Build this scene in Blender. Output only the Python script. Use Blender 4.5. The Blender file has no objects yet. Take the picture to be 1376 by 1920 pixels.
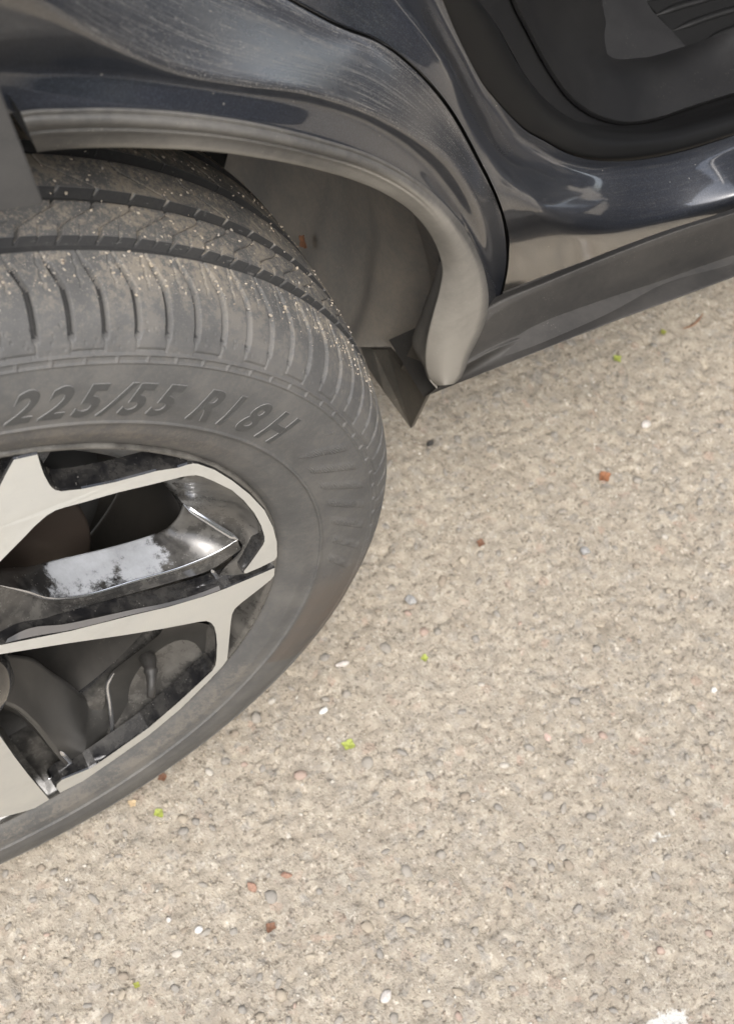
import bpy, bmesh, math, random
import numpy as np
from mathutils import Vector, Matrix
from mathutils.geometry import tessellate_polygon

random.seed(7)
RNG = np.random.default_rng(7)
S = bpy.context.scene
COL = S.collection

# ------------------------------------------------------------------ camera
CAM = np.array([-0.02406032, -0.55176747, 1.25325445])
ROT = np.array([[0.87803877, -0.46850384, 0.09773472],
                [-0.35447663, -0.77383669, -0.52490295],
                [0.32154976, 0.42624046, -0.84553227]])
FPX = 2870.6117
cam_d = bpy.data.cameras.new("camera")
cam = bpy.data.objects.new("camera", cam_d)
COL.objects.link(cam)
M = Matrix.Identity(4)
for i in range(3):
    M[i][0] = ROT[0][i]
    M[i][1] = -ROT[1][i]
    M[i][2] = -ROT[2][i]
    M[i][3] = CAM[i]
cam.matrix_world = M
cam_d.sensor_fit = 'HORIZONTAL'
cam_d.sensor_width = 36.0
cam_d.lens = 36.0 * FPX / 1376.0
cam_d.clip_start = 0.02
cam_d.clip_end = 400
cam_d.dof.use_dof = True
cam_d.dof.focus_distance = 0.98
cam_d.dof.aperture_fstop = 18
S.camera = cam

# ------------------------------------------------------------------ light
W = bpy.data.worlds.new("World")
S.world = W
W.use_nodes = True
wn = W.node_tree.nodes
wl = W.node_tree.links
bg = wn["Background"]
sky = wn.new("ShaderNodeTexSky")
sky.sky_type = 'NISHITA'
sky.sun_disc = False
SUN_EL, SUN_AZ = math.radians(58), math.radians(200)
sky.sun_elevation = SUN_EL
sky.sun_rotation = SUN_AZ
sky.air_density = 1.0
sky.dust_density = 3.0
sky.ozone_density = 1.0
hs = wn.new("ShaderNodeHueSaturation")
hs.inputs["Saturation"].default_value = 0.45      # pale, hazy sky
wl.new(sky.outputs[0], hs.inputs["Color"])
wl.new(hs.outputs[0], bg.inputs[0])
bg.inputs[1].default_value = 0.15
sun_d = bpy.data.lights.new("sun", 'SUN')
sun_d.energy = 0.95
sun_d.angle = math.radians(30)
sun_d.color = (1.0, 0.95, 0.88)
sun = bpy.data.objects.new("sun", sun_d)
COL.objects.link(sun)
sdir = Vector((math.sin(SUN_AZ) * math.cos(SUN_EL), math.cos(SUN_AZ) * math.cos(SUN_EL), math.sin(SUN_EL)))
sun.rotation_euler = sdir.to_track_quat('Z', 'Y').to_euler()
sun.location = sdir * 10
S.view_settings.view_transform = 'Standard'
S.view_settings.look = 'None'
S.view_settings.gamma = 1.0
S.view_settings.use_curve_mapping = False
S.view_settings.exposure = 1.4

RZ = 0.345          # wheel centre height


# ------------------------------------------------------------------ helpers
def ray(u, v):
    w = ROT.T @ np.array([(u - 688) / FPX, (v - 960) / FPX, 1.0])
    return w / np.linalg.norm(w)


def aty(u, v, y):
    """the point at depth y (into the car) seen at photo position u, v"""
    w = ray(u, v)
    return CAM + w * (y - CAM[1]) / w[1]


def atz(u, v, z):
    w = ray(u, v)
    return CAM + w * (z - CAM[2]) / w[2]


def onface(u, v, off=0.0):
    """point on the slightly domed wheel face"""
    y = -0.104 + off
    for _ in range(12):
        p = aty(u, v, y)
        r = math.hypot(p[0], p[2] - RZ)
        y = -0.104 - 0.103 * (0.245 - r) + off
    return aty(u, v, y)


def cyl(u, v, rad):
    w = ray(u, v)
    a = w[0] ** 2 + w[2] ** 2
    ox, oz = CAM[0], CAM[2] - RZ
    b = 2 * (ox * w[0] + oz * w[2])
    c = ox * ox + oz * oz - rad * rad
    t = (-b + math.sqrt(max(0, b * b - 4 * a * c))) / (2 * a)
    return CAM + w * t


def resample(P, n, smooth=True):
    P = np.array(P, float)
    two = 2 if np.abs(P).max() > 20 else P.shape[1]              # photo traces run along the picture, places along space
    d = np.concatenate([[0], np.cumsum(np.maximum(np.linalg.norm(np.diff(P[:, :two], axis=0), axis=1), 1e-6))])
    t = np.linspace(0, d[-1], n)
    if not smooth or len(P) < 4:
        return np.stack([np.interp(t, d, P[:, k]) for k in range(P.shape[1])], 1)
    # Hermite through the points with finite-difference slopes
    m = np.gradient(P, d, axis=0)
    i = np.clip(np.searchsorted(d, t, side='right') - 1, 0, len(P) - 2)
    h = (d[i + 1] - d[i])[:, None]
    s = ((t - d[i])[:, None]) / h
    h00 = 2 * s ** 3 - 3 * s ** 2 + 1
    h10 = s ** 3 - 2 * s ** 2 + s
    h01 = -2 * s ** 3 + 3 * s ** 2
    h11 = s ** 3 - s ** 2
    return h00 * P[i] + h10 * h * m[i] + h01 * P[i + 1] + h11 * h * m[i + 1]


def link(o, parent=None):
    COL.objects.link(o)
    if parent is not None:
        o.parent = parent
    return o


def obj(name, me, mat=None, parent=None, label=None, cat=None, group=None, kind=None):
    o = bpy.data.objects.new(name, me)
    if mat is not None and len(me.materials) == 0:
        me.materials.append(mat)
    link(o, parent)
    if label: o['label'] = label
    if cat: o['category'] = cat
    if group: o['group'] = group
    if kind: o['kind'] = kind
    return o


def np_mesh(name, V, F, smooth=True, uv=None):
    V = np.asarray(V, np.float32).reshape(-1, 3)
    F = np.asarray(F, np.int32)
    me = bpy.data.meshes.new(name)
    n, k = F.shape
    me.vertices.add(len(V))
    me.vertices.foreach_set("co", V.ravel())
    me.loops.add(n * k)
    me.loops.foreach_set("vertex_index", F.ravel())
    me.polygons.add(n)
    me.polygons.foreach_set("loop_start", np.arange(0, n * k, k, dtype=np.int32))
    me.polygons.foreach_set("loop_total", np.full(n, k, np.int32))
    me.polygons.foreach_set("use_smooth", np.full(n, smooth, bool))
    me.update(calc_edges=True)
    if uv is not None:
        l = me.uv_layers.new(name="UVMap")
        l.data.foreach_set("uv", np.asarray(uv, np.float32)[F.ravel()].ravel())
    me.validate()
    return me


def grid_faces(n, m, wrap=False):
    i = np.arange(n if wrap else n - 1)
    j = np.arange(m - 1)
    I, J = np.meshgrid(i, j, indexing='ij')
    I2 = (I + 1) % n
    return np.stack([I * m + J, I2 * m + J, I2 * m + J + 1, I * m + J + 1], -1).reshape(-1, 4)


def grid(name, V, mat, parent=None, wrap=False, smooth=True, uv=None, flip=False, **kw):
    n, m = V.shape[:2]
    F = grid_faces(n, m, wrap)
    if flip: F = F[:, ::-1]
    return obj(name, np_mesh(name, V.reshape(-1, 3), F, smooth, None if uv is None else uv.reshape(-1, 2)), mat, parent, **kw)


def loft3(lines, n, sub=6):
    """rows of 3-D points -> smooth surface through them (Catmull-Rom across the rows)"""
    L = [resample(l, n) if len(l) != n else np.array(l) for l in lines]
    L = np.array(L)                      # k, n, 3
    k = len(L)
    if k < 3 or sub < 2:
        return L
    out = []
    for a in range(k - 1):
        p0 = L[a - 1] if a > 0 else 2 * L[0] - L[1]
        p1, p2 = L[a], L[a + 1]
        p3 = L[a + 2] if a + 2 < k else 2 * L[-1] - L[-2]
        for s in np.linspace(0, 1, sub, endpoint=False):
            out.append(0.5 * ((2 * p1) + (-p0 + p2) * s + (2 * p0 - 5 * p1 + 4 * p2 - p3) * s * s + (-p0 + 3 * p1 - 3 * p2 + p3) * s ** 3))
    out.append(L[-1])
    return np.array(out)


def ruled(lines, n, m, across=6, along=30):
    """straight strips between the rows, then rounded a little across and along"""
    L = [resample(l, n) if len(l) != n else np.array(l) for l in lines]
    rows = []
    for a in range(len(L) - 1):
        for t in np.linspace(0, 1, m, endpoint=False):
            rows.append(L[a] * (1 - t) + L[a + 1] * t)
    rows.append(L[-1])
    V = np.array(rows)
    for _ in range(along):
        V[:, 1:-1] = .25 * V[:, :-2] + .5 * V[:, 1:-1] + .25 * V[:, 2:]
    for _ in range(across):
        V[1:-1] = .25 * V[:-2] + .5 * V[1:-1] + .25 * V[2:]
    return V


def depth_field(lines, step=4, blur=3, iters=900):
    """soap-film depth between traced rows: returns a sampler y(u, v)"""
    A = np.concatenate([np.array(l, float) for l in lines])
    u0, v0 = A[:, 0].min() - 40, A[:, 1].min() - 40
    u1, v1 = A[:, 0].max() + 40, A[:, 1].max() + 40
    Y = None
    for st in (step * 8, step * 4, step * 2, step):
        nu, nv_ = int((u1 - u0) / st) + 2, int((v1 - v0) / st) + 2
        fix = np.zeros((nu, nv_), bool)
        val = np.zeros((nu, nv_))
        cnt = np.zeros((nu, nv_))
        for l in lines:
            l = np.array(l, float)
            L = np.sum(np.linalg.norm(np.diff(l[:, :2], axis=0), axis=1))
            P = resample(l, int(L / st * 3) + 4)
            i, j = np.round((P[:, 0] - u0) / st).astype(int), np.round((P[:, 1] - v0) / st).astype(int)
            np.add.at(val, (i, j), P[:, 2])
            np.add.at(cnt, (i, j), 1)
        fix = cnt > 0
        val = np.where(fix, val / np.maximum(cnt, 1), 0)
        if Y is None:
            Y = np.full((nu, nv_), A[:, 2].mean())
        else:
            i = np.clip(np.arange(nu) * st / pst, 0, Y.shape[0] - 1.001)
            j = np.clip(np.arange(nv_) * st / pst, 0, Y.shape[1] - 1.001)
            i0, j0 = i.astype(int), j.astype(int)
            fi, fj = (i - i0)[:, None], (j - j0)[None, :]
            Y = (Y[i0][:, j0] * (1 - fi) + Y[i0 + 1][:, j0] * fi) * (1 - fj) + (Y[i0][:, j0 + 1] * (1 - fi) + Y[i0 + 1][:, j0 + 1] * fi) * fj
        pst = st
        for _ in range(iters if st > step else 250):
            Q = np.pad(Y, 1, mode='edge')
            Y = .25 * (Q[:-2, 1:-1] + Q[2:, 1:-1] + Q[1:-1, :-2] + Q[1:-1, 2:])
            Y[fix] = val[fix]
    for _ in range(blur):
        Q = np.pad(Y, 1, mode='edge')
        Y = .5 * Y + .125 * (Q[:-2, 1:-1] + Q[2:, 1:-1] + Q[1:-1, :-2] + Q[1:-1, 2:])

    def at(u, v):
        i, j = np.clip((u - u0) / step, 1, Y.shape[0] - 2.001), np.clip((v - v0) / step, 1, Y.shape[1] - 2.001)
        i0, j0 = i.astype(int), j.astype(int)
        x, y = i - i0, j - j0

        def w4(t):                                  # cubic B-spline weights
            return ((1 - t) ** 3 / 6, (3 * t ** 3 - 6 * t ** 2 + 4) / 6, (-3 * t ** 3 + 3 * t ** 2 + 3 * t + 1) / 6, t ** 3 / 6)
        wx, wy = w4(x), w4(y)
        o = 0
        for a in range(4):
            for b in range(4):
                o = o + wx[a] * wy[b] * Y[np.clip(i0 + a - 1, 0, Y.shape[0] - 1), np.clip(j0 + b - 1, 0, Y.shape[1] - 1)]
        return o
    return at


def panel_on(rows_uv, field, m):
    """grid over traced rows (u, v) with the depth of the field"""
    rows = []
    for a in range(len(rows_uv) - 1):
        for t in np.linspace(0, 1, m, endpoint=False):
            rows.append(rows_uv[a] * (1 - t) + rows_uv[a + 1] * t)
    rows.append(rows_uv[-1])
    UV = np.array(rows)
    Y = field(UV[..., 0], UV[..., 1])
    w = np.stack([(UV[..., 0] - 688) / FPX, (UV[..., 1] - 960) / FPX, np.ones(Y.shape)], -1) @ ROT
    return CAM + w * ((Y - CAM[1]) / w[..., 1])[..., None]


def trace(pts):
    """photo points with their own depth (u, v, y) -> place in the world"""
    return np.array([aty(*p) for p in pts])


def vnoise(x, y, cell, seed):
    """2-D value noise, numpy"""
    X, Y = x / cell, y / cell
    xi, yi = np.floor(X).astype(np.int64), np.floor(Y).astype(np.int64)
    fx, fy = X - xi, Y - yi
    fx = fx * fx * (3 - 2 * fx)
    fy = fy * fy * (3 - 2 * fy)

    def h(a, b):
        q = (a * 374761393 + b * 668265263 + seed * 982451653) & 0xffffffff
        q = ((q ^ (q >> 13)) * 1274126177) & 0xffffffff
        return ((q ^ (q >> 16)) & 0xffff) / 65535.0
    return (h(xi, yi) * (1 - fx) + h(xi + 1, yi) * fx) * (1 - fy) + (h(xi, yi + 1) * (1 - fx) + h(xi + 1, yi + 1) * fx) * fy


# ------------------------------------------------------------------ materials
class NT:
    def __init__(self, name):
        self.m = bpy.data.materials.new(name)
        self.m.use_nodes = True
        self.t = self.m.node_tree
        self.b = self.t.nodes["Principled BSDF"]
        self.co = self.t.nodes.new("ShaderNodeTexCoord")

    def n(self, typ, **kw):
        x = self.t.nodes.new(typ)
        for k, v in kw.items():
            if k.startswith('i_'):
                x.inputs[int(k[2:]) if k[2:].isdigit() else k[2:]].default_value = v
            else:
                setattr(x, k, v)
        return x

    def l(self, a, b):
        self.t.links.new(a, b)

    def noise(self, scale, detail=4, rough=0.6, vec=None, dist=0.0):
        x = self.n("ShaderNodeTexNoise")
        x.inputs["Scale"].default_value = scale
        x.inputs["Detail"].default_value = detail
        x.inputs["Roughness"].default_value = rough
        x.inputs["Distortion"].default_value = dist
        self.l(vec if vec is not None else self.co.outputs["Object"], x.inputs["Vector"])
        return x

    def vor(self, scale, feature='F1', vec=None, rand=1.0):
        x = self.n("ShaderNodeTexVoronoi", feature=feature)
        x.inputs["Scale"].default_value = scale
        x.inputs["Randomness"].default_value = rand
        self.l(vec if vec is not None else self.co.outputs["Object"], x.inputs["Vector"])
        return x

    def ramp(self, src, stops, interp='LINEAR'):
        x = self.n("ShaderNodeValToRGB")
        x.color_ramp.interpolation = interp
        el = x.color_ramp.elements
        while len(el) > 1: el.remove(el[0])
        first = True
        for p, c in stops:
            if not isinstance(c, (tuple, list)): c = (c, c, c)
            c = tuple(c) + (1,) if len(c) == 3 else c
            if first:
                el[0].position = p
                el[0].color = c
                first = False
            else:
                e = el.new(p)
                e.color = c
        self.l(src, x.inputs[0])
        return x.outputs[0]

    def mix(self, f, a, b, mode='MIX'):
        x = self.n("ShaderNodeMix", data_type='RGBA', blend_type=mode)
        for k, s in ((0, f), (6, a), (7, b)):
            if hasattr(s, 'is_linked'):
                self.l(s, x.inputs[k])
            else:
                if k and len(s) == 3: s = tuple(s) + (1,)
                x.inputs[k].default_value = s
        return x.outputs[2]

    def math(self, op, a, b=0.0, c=None):
        x = self.n("ShaderNodeMath", operation=op)
        for k, s in ((0, a), (1, b), (2, c)):
            if s is None: continue
            if hasattr(s, 'is_linked'):
                self.l(s, x.inputs[k])
            else:
                x.inputs[k].default_value = s
        return x.outputs[0]

    def mapping(self, scale=(1, 1, 1), rot=(0, 0, 0), src=None):
        x = self.n("ShaderNodeMapping")
        x.inputs["Scale"].default_value = scale
        x.inputs["Rotation"].default_value = rot
        self.l(src if src is not None else self.co.outputs["Object"], x.inputs["Vector"])
        return x.outputs[0]

    def bump(self, h, strength=0.3, dist=0.001, prev=None):
        x = self.n("ShaderNodeBump")
        x.inputs["Strength"].default_value = strength
        x.inputs["Distance"].default_value = dist
        self.l(h, x.inputs["Height"])
        if prev is not None: self.l(prev, x.inputs["Normal"])
        self.l(x.outputs[0], self.b.inputs["Normal"])
        return x.outputs[0]

    def set(self, **kw):
        for k, v in kw.items():
            s = self.b.inputs[k.replace('_', ' ')]
            if hasattr(v, 'is_linked'):
                self.l(v, s)
            else:
                if isinstance(v, tuple) and len(v) == 3: v = v + (1,)
                s.default_value = v
        return self


def simple(name, col, rough=0.6, metal=0.0, spec=0.5, **kw):
    t = NT(name)
    t.set(Base_Color=col, Roughness=rough, Metallic=metal, **kw)
    t.b.inputs["Specular IOR Level"].default_value = spec
    nz = t.noise(900, 3)
    t.bump(nz.outputs[0], 0.06, 0.0005)
    return t.m


def dusty_plastic(name, col, dust=(0.30, 0.265, 0.215), amount=0.5, rough=0.55, grain=1400, scale=9, stretch=(1, 1, 1)):
    t = NT(name)
    v = t.mapping(stretch)
    a = t.noise(scale, 6, 0.62, v)
    b = t.noise(scale * 14, 5, 0.7, v)
    f = t.math('ADD', t.math('MULTIPLY', a.outputs[0], 0.75), t.math('MULTIPLY', b.outputs[0], 0.35))
    m = t.ramp(f, [(0.35, 0.0), (0.75, 1.0)])
    m = t.math('MULTIPLY', m, amount)
    xa = t.n("ShaderNodeAttribute", attribute_name="dust")
    m = t.math('MINIMUM', t.math('ADD', m, t.math('MULTIPLY', xa.outputs["Fac"], t.ramp(a.outputs[0], [(0.25, 0.75), (0.7, 1.0)]))), 0.95)
    sp = t.vor(420)
    spk = t.ramp(sp.outputs["Distance"], [(0.10, 1.0), (0.17, 0.0)])
    spm = t.noise(35, 3)
    spk = t.math('MULTIPLY', spk, t.ramp(spm.outputs[0], [(0.52, 0.0), (0.66, 1.0)]))
    c = t.mix(m, col, dust)
    c = t.mix(t.math('MULTIPLY', spk, min(1.0, amount * 1.1)), c, (0.45, 0.42, 0.36))
    t.set(Base_Color=c, Roughness=t.math('ADD', t.math('MULTIPLY', m, 0.35), rough))
    g = t.noise(grain, 2)
    t.bump(t.math('ADD', g.outputs[0], t.math('MULTIPLY', b.outputs[0], 0.6)), 0.22, 0.0006)
    return t.m


def paint_material():
    t = NT("dark_blue_metallic_paint")
    fl = t.vor(2600)
    flc = t.ramp(fl.outputs["Color"], [(0.0, (0.008, 0.010, 0.016)), (0.6, (0.017, 0.020, 0.027)), (0.95, (0.048, 0.055, 0.072))])
    # dust: flow streaks and specks left where water dried
    uv = t.co.outputs["UV"]
    sv = t.mapping((1.1, 17, 1), (0, 0, 0.10), uv)
    st = t.noise(3.2, 3, 0.55, sv, 1.2)
    st2 = t.noise(900, 2, 0.6)
    line = t.ramp(st.outputs[0], [(0.47, 0.0), (0.50, 1.0), (0.508, 0.15), (0.57, 0.0)])
    line = t.math('MULTIPLY', line, t.ramp(st2.outputs[0], [(0.42, 0.15), (0.6, 1.0)]))
    mask_attr = t.n("ShaderNodeAttribute", attribute_name="dust")
    mk = mask_attr.outputs["Fac"]
    big = t.noise(16, 5, 0.6)
    film = t.math('MULTIPLY', t.ramp(big.outputs[0], [(0.3, 0.25), (0.7, 1.0)]), mk)
    sp = t.vor(700)
    speck = t.ramp(sp.outputs["Distance"], [(0.16, 1.0), (0.24, 0.0)])
    speck = t.math('MULTIPLY', speck, t.ramp(t.noise(120, 3).outputs[0], [(0.40, 0.0), (0.56, 1.0)]))
    sparse = t.vor(90)
    sps = t.ramp(sparse.outputs["Distance"], [(0.035, 1.0), (0.06, 0.0)])
    sps = t.math('MULTIPLY', sps, t.ramp(t.noise(20, 2).outputs[0], [(0.5, 0.0), (0.55, 1.0)]))
    d = t.math('ADD', t.math('MULTIPLY', film, 0.13), t.math('MULTIPLY', t.math('MULTIPLY', speck, mk), 0.55))
    d = t.math('ADD', d, t.math('MULTIPLY', t.math('MULTIPLY', line, mk), 0.6))
    d = t.math('MINIMUM', t.math('ADD', d, t.math('MULTIPLY', sps, 0.6)), 0.9)
    c = t.mix(d, flc, (0.36, 0.335, 0.29))
    t.set(Base_Color=c, Roughness=t.math('ADD', t.math('MULTIPLY', d, 0.4), 0.40), Metallic=0.15)
    t.b.inputs["Coat Weight"].default_value = 1.0
    t.b.inputs["Coat IOR"].default_value = 1.85
    t.l(t.math('ADD', t.math('ADD', t.math('MULTIPLY', d, 0.5), 0.03), t.math('MULTIPLY', mk, 0.20)), t.b.inputs["Coat Roughness"])
    return t.m


def ground_material():
    t = NT("worn_asphalt")
    o = t.co.outputs["Object"]
    wob = t.noise(160, 3, 0.6)
    ov = t.n("ShaderNodeVectorMath", operation='MULTIPLY_ADD')
    t.l(wob.outputs["Color"], ov.inputs[0])
    ov.inputs[1].default_value = (0.006, 0.006, 0.006)
    t.l(o, ov.inputs[2])
    v1 = t.vor(120, vec=ov.outputs[0])
    sep = t.n("ShaderNodeSeparateColor")
    t.l(v1.outputs["Color"], sep.inputs[0])
    stone = t.ramp(sep.outputs[0], [(0.0, (0.375, 0.332, 0.268)), (0.30, (0.43, 0.385, 0.312)), (0.52, (0.36, 0.315, 0.26)), (0.66, (0.27, 0.265, 0.255)),
                                    (0.74, (0.22, 0.222, 0.22)), (0.83, (0.48, 0.42, 0.33)), (0.93, (0.40, 0.27, 0.21)), (0.97, (0.60, 0.56, 0.48))], 'CONSTANT')
    fine = t.vor(430, vec=ov.outputs[0])
    sep2 = t.n("ShaderNodeSeparateColor")
    t.l(fine.outputs["Color"], sep2.inputs[0])
    sand = t.ramp(sep2.outputs[1], [(0.0, (0.38, 0.336, 0.27)), (0.35, (0.44, 0.396, 0.325)), (0.6, (0.37, 0.325, 0.265)), (0.78, (0.20, 0.175, 0.145)), (0.86, (0.43, 0.37, 0.29)), (0.95, (0.66, 0.60, 0.51))], 'CONSTANT')
    cover = t.noise(70, 5, 0.65)
    cov = t.ramp(cover.outputs[0], [(0.40, 0.35), (0.60, 0.95)])
    c = t.mix(cov, stone, sand)
    big = t.noise(3.2, 4, 0.6)
    c = t.mix(t.ramp(big.outputs[0], [(0.35, 0.05), (0.7, 0.5)]), c, (0.465, 0.416, 0.342))
    st_ = t.noise(9, 5, 0.7)
    c = t.mix(t.ramp(st_.outputs[0], [(0.56, 0.0), (0.72, 0.45)]), c, (0.25, 0.21, 0.165))
    gp = t.noise(30, 5, 0.65)
    c = t.mix(t.ramp(gp.outputs[0], [(0.52, 0.0), (0.66, 0.45)]), c, (0.32, 0.295, 0.255))
    cl_ = t.noise(105, 4, 0.6, None, 0.6)
    c = t.mix(t.ramp(cl_.outputs[0], [(0.43, 0.0), (0.56, 0.42)]), c, (0.25, 0.215, 0.17))
    # bitumen showing between the stones in small freckles
    bn = t.noise(210, 4, 0.72)
    bm = t.ramp(bn.outputs[0], [(0.36, 1.0), (0.455, 0.0)])
    c = t.mix(t.math('MULTIPLY', bm, 0.75), c, (0.105, 0.085, 0.065))
    gl = t.vor(260)
    glm = t.ramp(gl.outputs["Distance"], [(0.07, 1.0), (0.11, 0.0)])
    glm = t.math('MULTIPLY', glm, t.ramp(t.noise(50, 2).outputs[0], [(0.52, 0.0), (0.58, 1.0)]))
    c = t.mix(t.math('MULTIPLY', glm, 0.8), c, (0.78, 0.73, 0.64))
    # remains of white road paint
    at = t.n("ShaderNodeAttribute", attribute_name="paint")
    pm = t.math('ADD', at.outputs["Fac"], t.math('MULTIPLY', t.math('SUBTRACT', t.noise(210, 6, 0.8).outputs[0], 0.5), 2.2))
    c = t.mix(t.ramp(pm, [(0.5, 0.0), (0.6, 1.0)]), c, (0.60, 0.59, 0.555))
    t.set(Base_Color=c, Roughness=0.9)
    t.b.inputs["Specular IOR Level"].default_value = 0.25
    h = t.math('ADD', t.math('MULTIPLY', bn.outputs[0], 1.0), t.math('MULTIPLY', fine.outputs["Distance"], 0.5))
    h = t.math('ADD', h, t.math('MULTIPLY', t.noise(700, 3).outputs[0], 0.35))
    t.bump(h, 0.5, 0.003)
    return t.m


def tyre_material():
    t = NT("dusty_rubber")
    uv = t.co.outputs["UV"]                    # u = degrees/360, v = radius-like coordinate (0 face bead .. 1)
    sx = t.n("ShaderNodeSeparateXYZ")
    t.l(uv, sx.inputs[0])
    u, v = sx.outputs[0], sx.outputs[1]
    at = t.n("ShaderNodeAttribute", attribute_name="dirt")
    dirt = at.outputs["Fac"]
    n1 = t.noise(26, 6, 0.65)
    n2 = t.noise(260, 5, 0.75)
    n3 = t.noise(900, 3, 0.7)
    base = t.mix(t.ramp(n1.outputs[0], [(0.3, 0.0), (0.7, 1.0)]), (0.090, 0.089, 0.087), (0.135, 0.133, 0.128))
    f = t.math('ADD', t.math('MULTIPLY', n1.outputs[0], 0.5), t.math('MULTIPLY', n2.outputs[0], 0.6))
    dm = t.ramp(f, [(0.52, 0.0), (0.60, 1.0)])
    groove_tone = t.ramp(dirt, [(0.03, 1.0), (0.09, 0.0)])  # grooves and slots take a darker rubber tone
    base = t.mix(groove_tone, base, (0.034, 0.034, 0.034))
    c = t.mix(t.math('MULTIPLY', dm, dirt), base, (0.235, 0.208, 0.17))
    spk = t.ramp(n3.outputs[0], [(0.60, 0.0), (0.68, 1.0)])
    c = t.mix(t.math('MULTIPLY', t.math('MULTIPLY', spk, dirt), 0.75), c, (0.42, 0.38, 0.32))
    # fine scuffs along the wall
    sv = t.mapping((260, 900, 1), (0, 0, 0.5), uv)
    sc = t.noise(1.0, 4, 0.7, sv)
    c = t.mix(t.math('MULTIPLY', t.ramp(sc.outputs[0], [(0.62, 0.0), (0.70, 1.0)]), 0.35), c, (0.26, 0.25, 0.235))
    mud = t.n("ShaderNodeAttribute", attribute_name="mud")
    c = t.mix(t.math('MULTIPLY', mud.outputs["Fac"], t.ramp(n1.outputs[0], [(0.3, 0.4), (0.6, 1.0)])), c, (0.125, 0.105, 0.088))
    t.set(Base_Color=c, Roughness=0.72)
    t.b.inputs["Specular IOR Level"].default_value = 0.35
    h = t.math('ADD', t.math('MULTIPLY', n2.outputs[0], t.math('ADD', t.math('MULTIPLY', dirt, 0.9), 0.12)), t.math('MULTIPLY', n3.outputs[0], 0.3))
    t.bump(h, 0.35, 0.0012)
    return t.m


def lower_spec(m, v):
    m.node_tree.nodes['Principled BSDF'].inputs['Specular IOR Level'].default_value = v


def gloss_black():
    t = NT("gloss_black_wheel_paint")
    n = t.noise(60, 5, 0.7)
    s = t.vor(330)
    spk = t.ramp(s.outputs["Distance"], [(0.12, 1.0), (0.2, 0.0)])
    spk = t.math('MULTIPLY', spk, t.ramp(t.noise(45, 3).outputs[0], [(0.5, 0.0), (0.62, 1.0)]))
    d = t.ramp(n.outputs[0], [(0.42, 0.0), (0.75, 0.5)])
    at = t.n("ShaderNodeAttribute", attribute_name="dust")
    d = t.math('ADD', t.math('MULTIPLY', d, 0.5), t.math('MULTIPLY', at.outputs["Fac"], t.ramp(n.outputs[0], [(0.3, 0.3), (0.65, 0.8)])))
    d = t.math('MINIMUM', t.math('ADD', d, t.math('MULTIPLY', spk, 0.5)), 0.85)
    c = t.mix(d, (0.010, 0.010, 0.011), (0.21, 0.20, 0.18))
    fa = t.n("ShaderNodeAttribute", attribute_name="film")     # pale bluish patch on the upper facet, ragged at its rim
    fn = t.noise(48, 7, 0.72)
    ff = t.math('ADD', fa.outputs["Fac"], t.math('MULTIPLY', t.math('SUBTRACT', fn.outputs[0], 0.5), 2.1))
    fm = t.math('MULTIPLY', t.ramp(ff, [(0.42, 0.0), (0.66, 1.0)]), t.ramp(fa.outputs["Fac"], [(0.01, 0.0), (0.05, 1.0)]))
    c = t.mix(t.math('MULTIPLY', fm, t.ramp(fn.outputs[0], [(0.3, 0.55), (0.7, 0.95)])), c, (0.43, 0.45, 0.48))
    d = t.math('MAXIMUM', d, t.math('MULTIPLY', fm, 0.5))
    t.set(Base_Color=c, Roughness=t.math('ADD', t.math('MULTIPLY', d, 0.6), 0.10))
    t.b.inputs["Coat Weight"].default_value = 0.6
    t.l(t.math('ADD', t.math('MULTIPLY', d, 0.8), 0.03), t.b.inputs["Coat Roughness"])
    return t.m


def machined():
    t = NT("machined_aluminium_under_dust")
    n = t.noise(40, 5, 0.65)
    c = t.mix(t.ramp(n.outputs[0], [(0.3, 0.0), (0.75, 1.0)]), (0.55, 0.545, 0.51), (0.60, 0.59, 0.54))
    s = t.noise(380, 4, 0.7)
    c = t.mix(t.ramp(s.outputs[0], [(0.66, 0.0), (0.76, 0.5)]), c, (0.36, 0.33, 0.28))
    d = t.noise(22, 6, 0.75)
    c = t.mix(t.ramp(d.outputs[0], [(0.52, 0.0), (0.80, 0.45)]), c, (0.40, 0.375, 0.33))
    sub = t.n("ShaderNodeVectorMath", operation='SUBTRACT')
    t.l(t.co.outputs["Object"], sub.inputs[0])
    sub.inputs[1].default_value = (0, -.12, RZ)
    ln = t.n("ShaderNodeVectorMath", operation='LENGTH')
    t.l(sub.outputs[0], ln.inputs[0])
    turn = t.math('SINE', t.math('MULTIPLY', ln.outputs["Value"], 5200))
    fl = t.n("ShaderNodeTexNoise", noise_dimensions='1D')
    fl.inputs["Scale"].default_value = 2600
    t.l(ln.outputs["Value"], fl.inputs["W"])
    c = t.mix(t.ramp(fl.outputs[0], [(0.35, 0.0), (0.7, 0.14)]), c, (0.45, 0.44, 0.41))
    t.set(Base_Color=c, Roughness=t.math('ADD', t.math('MULTIPLY', d.outputs[0], 0.25), 0.34), Metallic=0.15)
    t.bump(t.math('ADD', t.math('MULTIPLY', turn, 0.5), s.outputs[0]), 0.05, 0.0004)
    return t.m


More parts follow.
